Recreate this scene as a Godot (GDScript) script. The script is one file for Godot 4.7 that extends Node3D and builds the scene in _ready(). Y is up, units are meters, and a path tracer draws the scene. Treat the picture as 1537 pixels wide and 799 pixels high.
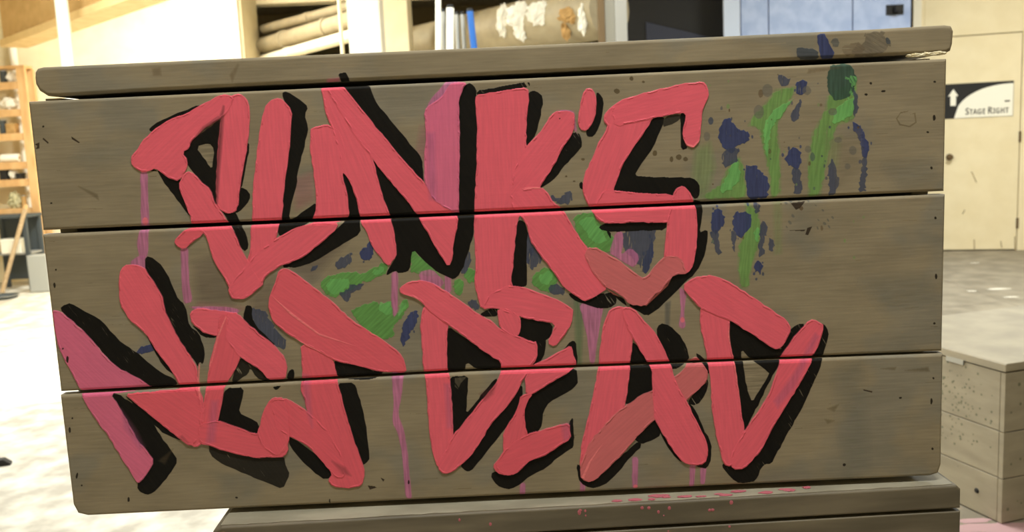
extends Node3D
# A painted plywood-and-plank chest with brushed lettering, in a theatre workshop.

const FX := 1350.0                       # focal length in pixels of the 1537 x 799 frame
const CAM := Vector3(0.0172, 1.25, 1.0451)
const PITCH := -7.7428
const ROLL := -2.605
const YAW := -0.0402
const CHEST_TOP := 1.3233                # top of the front boards; the floor is y = 0
# the painted front: one map shared by the lid edge and the three boards
const TW := 2048
const TH := 1044
const TS := 1861.8                       # texels per metre
const TX0 := -0.55
const TY0 := 1.3833
var cam_basis := Basis()
var M := {}
var names := {}
var rng := RandomNumberGenerator.new()

# ------------------------------------------------------------------ pixels to places
func ray(p: Vector2) -> Vector3:
	return cam_basis * Vector3((p.x - 768.5) / FX, -(p.y - 399.5) / FX, -1.0)
func at_z(x: float, y: float, z: float) -> Vector3:
	var d := ray(Vector2(x, y))
	return CAM + d * ((z - CAM.z) / d.z)
func at_height(x: float, y: float, h: float) -> Vector3:
	var d := ray(Vector2(x, y))
	return CAM + d * ((h - CAM.y) / d.y)
const DOOR_O := Vector3(4.39, 0, -7.77)
const DOOR_A := 0.279                    # the door wall stands about 16 degrees askew
func on_door_wall(x: float, y: float) -> Vector2:     # (along the wall, height)
	var u := Vector3(cos(DOOR_A), 0, sin(DOOR_A))
	var n := Vector3(-sin(DOOR_A), 0, cos(DOOR_A))
	var d := ray(Vector2(x, y))
	var p := CAM + d * ((DOOR_O - CAM).dot(n) / d.dot(n))
	return Vector2((p - DOOR_O).dot(u), p.y)

# ------------------------------------------------------------------ nodes
func numbered(n: String) -> String:
	var k: int = names.get(n, 0)
	names[n] = k + 1
	return n if k == 0 else "%s_%03d" % [n, k]
func tag(o: Node, label: String, category: String, group := "") -> Node:
	o.set_meta("label", label)
	o.set_meta("category", category)
	if group != "":
		o.set_meta("group", group)
	return o
func thing(called: String, at: Vector3, label: String, category: String, turn := 0.0, group := "") -> Node3D:
	var o := Node3D.new()
	o.name = numbered(called)
	add_child(o, true)
	o.position = at
	o.rotation.y = turn
	tag(o, label, category, group)
	return o
func structure(called: String, at := Vector3.ZERO, turn := 0.0) -> Node3D:
	var o := Node3D.new()
	o.name = called
	add_child(o, true)
	o.position = at
	o.rotation.y = turn
	o.set_meta("kind", "structure")
	return o
func put(mesh: Mesh, called: String, mat: Material, parent: Node, at := Vector3.ZERO, rot := Vector3.ZERO) -> MeshInstance3D:
	var o := MeshInstance3D.new()
	o.name = called
	o.mesh = mesh
	if mat:
		for s in mesh.get_surface_count():
			o.set_surface_override_material(s, mat)
	o.position = at
	o.rotation = rot
	o.cast_shadow = GeometryInstance3D.SHADOW_CASTING_SETTING_ON
	parent.add_child(o, true)
	return o

# ------------------------------------------------------------------ meshes
func tri(st: SurfaceTool, a: Vector3, b: Vector3, c: Vector3, n: Vector3, ua := Vector2.ZERO, ub := Vector2.ZERO, uc := Vector2.ZERO):
	var v := [a, b, c]
	var u := [ua, ub, uc]
	if (b - a).cross(c - a).dot(n) > 0.0:
		v = [a, c, b]
		u = [ua, uc, ub]
	for i in 3:
		st.set_normal(n)
		st.set_uv(u[i])
		st.add_vertex(v[i])
func uv_front(p: Vector3) -> Vector2:
	return Vector2((p.x - TX0) * TS / TW, (TY0 - p.y) * TS / TH)
func inset(poly: PackedVector2Array, d: float) -> PackedVector2Array:
	var out := PackedVector2Array()
	var n := poly.size()
	var area := 0.0
	for i in n:
		area += poly[i].cross(poly[(i + 1) % n])
	var s := 1.0 if area > 0.0 else -1.0
	for i in n:
		var e0 := (poly[i] - poly[(i + n - 1) % n]).normalized()
		var e1 := (poly[(i + 1) % n] - poly[i]).normalized()
		var n0 := Vector2(-e0.y, e0.x) * s
		var n1 := Vector2(-e1.y, e1.x) * s
		var m := (n0 + n1)
		out.append(poly[i] + m * (d / maxf(0.35, 1.0 + n0.dot(n1))))
	return out
# a slab with the outline poly (x, y) from z0 to z1, both rims bevelled; surface 0 is the front with its bevel, surface 1 the rest
func slab(poly: PackedVector2Array, z0: float, z1: float, bev := 0.0015, front := true, off := Vector2.ZERO) -> ArrayMesh:
	var n := poly.size()
	var ins := inset(poly, bev)
	var a := SurfaceTool.new()
	var b := SurfaceTool.new()
	a.begin(Mesh.PRIMITIVE_TRIANGLES)
	b.begin(Mesh.PRIMITIVE_TRIANGLES)
	var idx := Geometry2D.triangulate_polygon(ins)
	for k in range(0, idx.size(), 3):
		var f := []
		var r := []
		for j in 3:
			var q := ins[idx[k + j]]
			f.append(Vector3(q.x, q.y, z1))
			r.append(Vector3(q.x, q.y, z0))
		tri(a, f[0], f[1], f[2], Vector3.BACK, uv_front(f[0]), uv_front(f[1]), uv_front(f[2]))
		tri(b, r[0], r[1], r[2], Vector3.FORWARD)
	var centre := Vector2.ZERO
	for q in poly:
		centre += q / n
	for i in n:
		var j := (i + 1) % n
		var e := (poly[j] - poly[i]).normalized()
		var o := Vector2(e.y, -e.x)
		if o.dot(poly[i] - centre) < 0.0 and o.dot(poly[j] - centre) < 0.0:
			o = -o
		var side := Vector3(o.x, o.y, 0)
		var io := Vector3(poly[i].x, poly[i].y, z1 - bev)
		var jo := Vector3(poly[j].x, poly[j].y, z1 - bev)
		var ib := Vector3(poly[i].x, poly[i].y, z0 + bev)
		var jb := Vector3(poly[j].x, poly[j].y, z0 + bev)
		var i0 := Vector3(ins[i].x, ins[i].y, z0)
		var j0 := Vector3(ins[j].x, ins[j].y, z0)
		var steps := 4
		for k in steps:
			var ring := []
			var nrm := []
			for c in 2:
				var an := PI / 2 * (k + c) / steps
				var f := sin(an)
				var zz := z1 - bev * (1.0 - cos(an))
				var pi2 := ins[i].lerp(poly[i], f)
				var pj2 := ins[j].lerp(poly[j], f)
				ring.append([Vector3(pi2.x, pi2.y, zz), Vector3(pj2.x, pj2.y, zz)])
				nrm.append(side * f + Vector3.BACK * cos(an))
			var vv := [ring[0][0], ring[0][1], ring[1][1], ring[1][0]]
			var vn := [nrm[0], nrm[0], nrm[1], nrm[1]]
			for o2 in [[0, 1, 2], [0, 2, 3]]:
				var od: Array = o2
				var cr: Vector3 = (vv[o2[1]] - vv[o2[0]]).cross(vv[o2[2]] - vv[o2[0]])
				if cr.dot(vn[o2[0]] + vn[o2[1]] + vn[o2[2]]) > 0.0:
					od = [o2[0], o2[2], o2[1]]
				for w in od:
					a.set_normal(vn[w])
					a.set_uv(uv_front(vv[w]))
					a.add_vertex(vv[w])
		tri(b, io, jo, jb, side)
		tri(b, io, jb, ib, side)
		var nf := (side + Vector3.FORWARD).normalized()
		tri(b, ib, jb, j0, nf)
		tri(b, ib, j0, i0, nf)
	var mesh := a.commit()
	b.commit(mesh)
	return mesh
func rect(w: float, h: float) -> PackedVector2Array:
	return PackedVector2Array([Vector2(-w / 2, 0), Vector2(w / 2, 0), Vector2(w / 2, h), Vector2(-w / 2, h)])
# a box standing on y = 0, centred in x and z, with bevelled edges
func box(w: float, h: float, d: float, bev := 0.003) -> ArrayMesh:
	return slab(rect(w, h), -d / 2, d / 2, bev)
func lathe(profile: Array, seg := 20) -> ArrayMesh:      # profile of Vector2(radius, height)
	var st := SurfaceTool.new()
	st.begin(Mesh.PRIMITIVE_TRIANGLES)
	for i in profile.size() - 1:
		var p: Vector2 = profile[i]
		var q: Vector2 = profile[i + 1]
		for k in seg:
			var a0 := TAU * k / seg
			var a1 := TAU * (k + 1) / seg
			var v := [Vector3(p.x * cos(a0), p.y, p.x * sin(a0)), Vector3(p.x * cos(a1), p.y, p.x * sin(a1)), Vector3(q.x * cos(a1), q.y, q.x * sin(a1)), Vector3(q.x * cos(a0), q.y, q.x * sin(a0))]
			var t := (q - p).normalized()
			var am := (a0 + a1) / 2
			var n := Vector3(t.y * cos(am), -t.x, t.y * sin(am))
			if n.length() < 0.01:
				n = Vector3.UP
			tri(st, v[0], v[1], v[2], n)
			tri(st, v[0], v[2], v[3], n)
	return st.commit()
# a tube along a path, smooth, closed at its ends
func tube(path: PackedVector3Array, radius: float, seg := 14, radii := []) -> ArrayMesh:
	var st := SurfaceTool.new()
	st.begin(Mesh.PRIMITIVE_TRIANGLES)
	var rings := []
	var norms := []
	for i in path.size():
		var t := (path[mini(i + 1, path.size() - 1)] - path[maxi(i - 1, 0)]).normalized()
		var ref := Vector3.UP if absf(t.y) < 0.9 else Vector3.RIGHT
		var s := t.cross(ref).normalized()
		var u := s.cross(t).normalized()
		var ring := []
		var nr := []
		var r: float = radii[i] if radii.size() > i else radius
		for k in seg:
			var a := TAU * k / seg
			var d := s * cos(a) + u * sin(a)
			ring.append(path[i] + d * r)
			nr.append(d)
		rings.append(ring)
		norms.append(nr)
	for i in path.size() - 1:
		for k in seg:
			var l := (k + 1) % seg
			var v := [rings[i][k], rings[i][l], rings[i + 1][l], rings[i + 1][k]]
			var nn := [norms[i][k], norms[i][l], norms[i + 1][l], norms[i + 1][k]]
			for o in [[0, 1, 2], [0, 2, 3]]:
				var order: Array = o
				var cr: Vector3 = (v[o[1]] - v[o[0]]).cross(v[o[2]] - v[o[0]])
				if cr.dot(nn[o[0]]) > 0.0:
					order = [o[0], o[2], o[1]]
				for w in order:
					st.set_normal(nn[w])
					st.set_uv(Vector2.ZERO)
					st.add_vertex(v[w])
	for e in [0, path.size() - 1]:
		var dir: Vector3 = (path[0] - path[1]) if e == 0 else (path[e] - path[e - 1])
		for k in range(1, seg - 1):
			tri(st, rings[e][0], rings[e][k], rings[e][k + 1], dir.normalized())
	return st.commit()
# a crumpled sheet or bundle: a ball or sheet of noise-pushed points
func lump(rx: float, ry: float, rz: float, rough: float, seed_value: int, flat_base := true) -> ArrayMesh:
	var nz := FastNoiseLite.new()
	nz.seed = seed_value
	nz.frequency = 1.6
	var nu := 20
	var nv := 12
	var pts := []
	for j in nv + 1:
		var row := []
		var th := PI * j / nv
		for i in nu:
			var ph := TAU * i / nu
			var d := Vector3(sin(th) * cos(ph), cos(th), sin(th) * sin(ph))
			var k := 1.0 + rough * nz.get_noise_3d(d.x * 1.5, d.y * 1.5, d.z * 1.5) + rough * 0.5 * nz.get_noise_3d(d.x * 4, d.y * 4 + 9, d.z * 4)
			var p := Vector3(d.x * rx, d.y * ry, d.z * rz) * k
			p.y += ry
			if flat_base:
				p.y = maxf(p.y, 0.0)
			row.append(p)
		pts.append(row)
	var st := SurfaceTool.new()
	st.begin(Mesh.PRIMITIVE_TRIANGLES)
	var c := Vector3(0, ry, 0)
	for j in nv:
		for i in nu:
			var l := (i + 1) % nu
			var v := [pts[j][i], pts[j][l], pts[j + 1][l], pts[j + 1][i]]
			for o in [[0, 1, 2], [0, 2, 3]]:
				var n: Vector3 = (v[o[1]] - v[o[0]]).cross(v[o[2]] - v[o[0]])
				if n.length() < 1e-9:
					continue
				n = n.normalized()
				if n.dot(v[o[0]] - c) < 0.0:
					n = -n
				tri(st, v[o[0]], v[o[1]], v[o[2]], n)
	return st.commit()

# ------------------------------------------------------------------ materials
func plain(c: Color, rough := 0.6, metal := 0.0) -> StandardMaterial3D:
	var m := StandardMaterial3D.new()
	m.albedo_color = c
	m.roughness = rough
	m.metallic = metal
	return m
# colour with a patchy grain: two colours mixed by noise, laid on by triplanar mapping
func patchy(a: Color, b: Color, per_metre: float, rough := 0.7, stretch := Vector3.ONE, octaves := 4, seed_value := 3) -> StandardMaterial3D:
	var m := plain(Color.WHITE, rough)
	var nz := FastNoiseLite.new()
	nz.seed = seed_value
	nz.frequency = 0.012
	nz.fractal_octaves = octaves
	var t := NoiseTexture2D.new()
	t.width = 512
	t.height = 512
	t.seamless = true
	t.noise = nz
	var g := Gradient.new()
	g.set_color(0, a)
	g.set_color(1, b)
	g.set_offset(0, 0.22)
	g.set_offset(1, 0.78)
	t.color_ramp = g
	m.albedo_texture = t
	m.uv1_triplanar = true
	m.uv1_world_triplanar = true
	m.uv1_scale = stretch * per_metre
	return m

func make_materials():
	M.wall = patchy(Color8(230, 215, 178), Color8(237, 223, 188), 0.6, 0.75)
	M.wall_white = patchy(Color8(240, 232, 210), Color8(245, 238, 220), 0.6, 0.7)
	M.ceiling = patchy(Color8(215, 208, 190), Color8(228, 222, 206), 0.5, 0.9)
	M.floor_light = patchy(Color8(196, 188, 172), Color8(236, 231, 219), 0.75, 0.6, Vector3.ONE, 5, 7)
	M.floor_grey = patchy(Color8(126, 118, 104), Color8(150, 141, 125), 0.6, 0.6, Vector3.ONE, 5, 8)
	M.groove = plain(Color8(80, 72, 60), 0.9)
	M.crate = patchy(Color8(129, 119, 100), Color8(149, 138, 117), 1.3, 0.62, Vector3(0.5, 3, 0.5), 5, 11)
	M.crate_dark = patchy(Color8(90, 82, 68), Color8(116, 106, 89), 1.6, 0.6, Vector3(0.4, 3, 0.8), 5, 12)
	M.crate_pale = patchy(Color8(146, 137, 119), Color8(164, 154, 134), 1.2, 0.6, Vector3(0.6, 2, 0.6), 5, 13)
	M.wood = patchy(Color8(204, 158, 104), Color8(222, 180, 126), 1.2, 0.6, Vector3(1, 0.3, 1), 4, 14)
	M.white_paint = plain(Color8(246, 242, 228), 0.5)
	M.pipe_tan = patchy(Color8(140, 127, 100), Color8(160, 147, 118), 1.0, 0.6, Vector3.ONE, 4, 15)
	M.pipe_cream = patchy(Color8(226, 214, 182), Color8(238, 228, 200), 1.0, 0.55, Vector3.ONE, 4, 16)
	M.wrap = patchy(Color8(226, 220, 204), Color8(244, 240, 228), 2.0, 0.8, Vector3.ONE, 4, 17)
	M.steel = plain(Color8(168, 168, 164), 0.4, 0.6)
	M.black = plain(Color8(22, 21, 21), 0.7)
	M.navy = plain(Color8(40, 44, 62), 0.6)
	M.blue = plain(Color8(30, 92, 170), 0.45)
	M.pale_blue = patchy(Color8(150, 168, 208), Color8(168, 184, 220), 0.8, 0.45, Vector3.ONE, 3, 18)
	M.grey = plain(Color8(128, 124, 112), 0.6)
	M.slate = plain(Color8(70, 76, 78), 0.7)
	M.pvc = plain(Color8(244, 240, 226), 0.4)
	M.brown = plain(Color8(98, 78, 50), 0.8)
	M.cloth = patchy(Color8(176, 148, 112), Color8(200, 174, 138), 4.0, 0.95, Vector3.ONE, 4, 19)
	M.sage = patchy(Color8(168, 160, 120), Color8(190, 182, 146), 3.0, 0.9, Vector3.ONE, 4, 20)

# ------------------------------------------------------------------ the painting on the chest
var buf := PackedByteArray()
var hgt := PackedFloat32Array()
var streak := FastNoiseLite.new()
var patch := FastNoiseLite.new()
var wob := FastNoiseLite.new()

func tex(p: Vector2) -> Vector2:          # photo pixel -> place on the front plane -> texel
	var q := at_z(p.x, p.y, 0.0)
	return Vector2((q.x - TX0) * TS, (TY0 - q.y) * TS)
func pts(a: Array) -> PackedVector2Array:
	var out := PackedVector2Array()
	for i in range(0, a.size(), 2):
		out.append(tex(Vector2(a[i], a[i + 1])))
	return out
# round the corners a little and give the outline the wobble of a hand-held brush
func brushed(poly: PackedVector2Array, amp := 1.1) -> PackedVector2Array:
	var c := PackedVector2Array()
	var n := poly.size()
	for i in n:
		var a := poly[i]
		var b := poly[(i + 1) % n]
		var l := a.distance_to(b)
		var k := minf(0.25, 7.0 / maxf(l, 1.0))
		c.append(a.lerp(b, k))
		c.append(a.lerp(b, 1.0 - k))
	var out := PackedVector2Array()
	n = c.size()
	for i in n:
		var a := c[i]
		var b := c[(i + 1) % n]
		var m := maxi(1, int(a.distance_to(b) / (9.0 if amp < 1.4 else 4.0)))
		for j in m:
			var q := a.lerp(b, float(j) / m)
			q += Vector2(wob.get_noise_2d(q.x, q.y), wob.get_noise_2d(q.x + 500, q.y)) * amp * 2.0
			if amp > 1.4:
				q += Vector2(wob.get_noise_2d(q.x * 3.1, q.y * 3.1 + 40), wob.get_noise_2d(q.x * 3.1 + 80, q.y * 3.1)) * amp * 1.5
			out.append(q)
	return out
# lay paint: colour, cover 0..1, strength and direction (degrees) of the bristle streaks, thickness in texels
func lay(poly: PackedVector2Array, c: Color, cover := 1.0, bristle := 0.06, angle := 0.0, thick := 0.3, dry := 0.0):
	var n := poly.size()
	var y0 := TH
	var y1 := 0
	for q in poly:
		y0 = mini(y0, int(floor(q.y)))
		y1 = maxi(y1, int(ceil(q.y)))
	y0 = maxi(y0, 0)
	y1 = mini(y1, TH - 1)
	var ca := cos(deg_to_rad(angle))
	var sa := sin(deg_to_rad(angle))
	var r := c.r8
	var g := c.g8
	var b := c.b8
	for y in range(y0, y1 + 1):
		var fy := y + 0.5
		var xs := []
		for i in n:
			var p := poly[i]
			var q := poly[(i + 1) % n]
			if (p.y <= fy) != (q.y <= fy):
				xs.append(p.x + (q.x - p.x) * (fy - p.y) / (q.y - p.y))
		xs.sort()
		for s in range(0, xs.size() - 1, 2):
			var xa: float = xs[s]
			var xb: float = xs[s + 1]
			var ia := clampi(int(floor(xa)), 0, TW - 1)
			var ib := clampi(int(floor(xb)), 0, TW - 1)
			for x in range(ia, ib + 1):
				var al := cover * clampf(minf(x + 1 - xa, xb - x), 0.0, 1.0)
				var st := streak.get_noise_2d((x * ca + y * sa) * 0.03, (y * ca - x * sa) * 0.42)
				if dry > 0.0:
					al *= clampf(1.3 + (st + 0.5 - dry * 2.2) * 4.0 + patch.get_noise_2d(x * 2.0, y * 2.0) * 1.2, 0.0, 1.0)
				if al <= 0.0:
					continue
				var k := 1.0 + bristle * st * 2.0 + bristle * 0.8 * patch.get_noise_2d(x, y)
				var o := (y * TW + x)
				var o3 := o * 3
				buf[o3] = clampi(int(lerpf(buf[o3], r * k, al)), 0, 255)
				buf[o3 + 1] = clampi(int(lerpf(buf[o3 + 1], g * k, al)), 0, 255)
				buf[o3 + 2] = clampi(int(lerpf(buf[o3 + 2], b * k, al)), 0, 255)
				hgt[o] = lerpf(hgt[o], thick * (1.0 + st * 0.08) + (0.05 + 0.07 * streak.get_noise_2d(x * 0.022, y * 0.40)) * 0.8, al * clampf(cover * 1.2, 0.0, 1.0))
# the ridge that a loaded brush leaves along the rim of a stroke
func ridge(poly: PackedVector2Array, h: float):
	var n := poly.size()
	for i in n:
		var a := poly[i]
		var b := poly[(i + 1) % n]
		var m := maxi(1, int(a.distance_to(b)))
		for j in m:
			var q := a.lerp(b, float(j) / m)
			var k := h * clampf(0.55 + wob.get_noise_2d(q.x * 0.6, q.y * 0.6 + 90) * 1.4, 0.0, 1.0)
			for dy in range(-1, 2):
				for dx in range(-1, 2):
					var x := int(q.x) + dx
					var y := int(q.y) + dy
					if x >= 0 and y >= 0 and x < TW and y < TH:
						hgt[y * TW + x] = maxf(hgt[y * TW + x], k * (1.0 if dx == 0 and dy == 0 else 0.6))
func soft(a: Array, c: Color, cover: float, spread: float, angle := 0.0):
	var p := pts(a)
	for k in 5:
		var grown := Geometry2D.offset_polygon(p, spread * (1.0 - k * 0.5))
		for g in grown:
			lay(g, c, cover * 0.3, 0.08, angle, 0.15)
func dot(x: float, y: float, w: float, h: float, c: Color, lean := 0.0, cover := 0.92):
	var p := []
	for k in 10:
		var a := TAU * k / 10
		p.append(x + cos(a) * w * 0.5 + sin(a) * lean)
		p.append(y + sin(a) * h * 0.5)
	lay(brushed(pts(p), 0.5), c, cover, 0.05, 0, 0.0)

const PINK := Color(0.915, 0.388, 0.465)
const PINK_MAUVE := Color(0.85, 0.42, 0.56)
const PINK_DEEP := Color(0.89, 0.37, 0.44)
const PINK_BROWN := Color(0.81, 0.425, 0.45)
const VIOLET := Color(0.75, 0.43, 0.62)
const INK := Color(0.085, 0.08, 0.07)
const LEAF := Color(0.42, 0.585, 0.32)
const LEAF_PALE := Color(0.43, 0.69, 0.40)
const NAVY := Color(0.23, 0.26, 0.415)
const SLATE := Color(0.27, 0.29, 0.32)
const TEAL := Color(0.22, 0.31, 0.27)
const BARE := Color(0.557, 0.51, 0.427)

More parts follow.
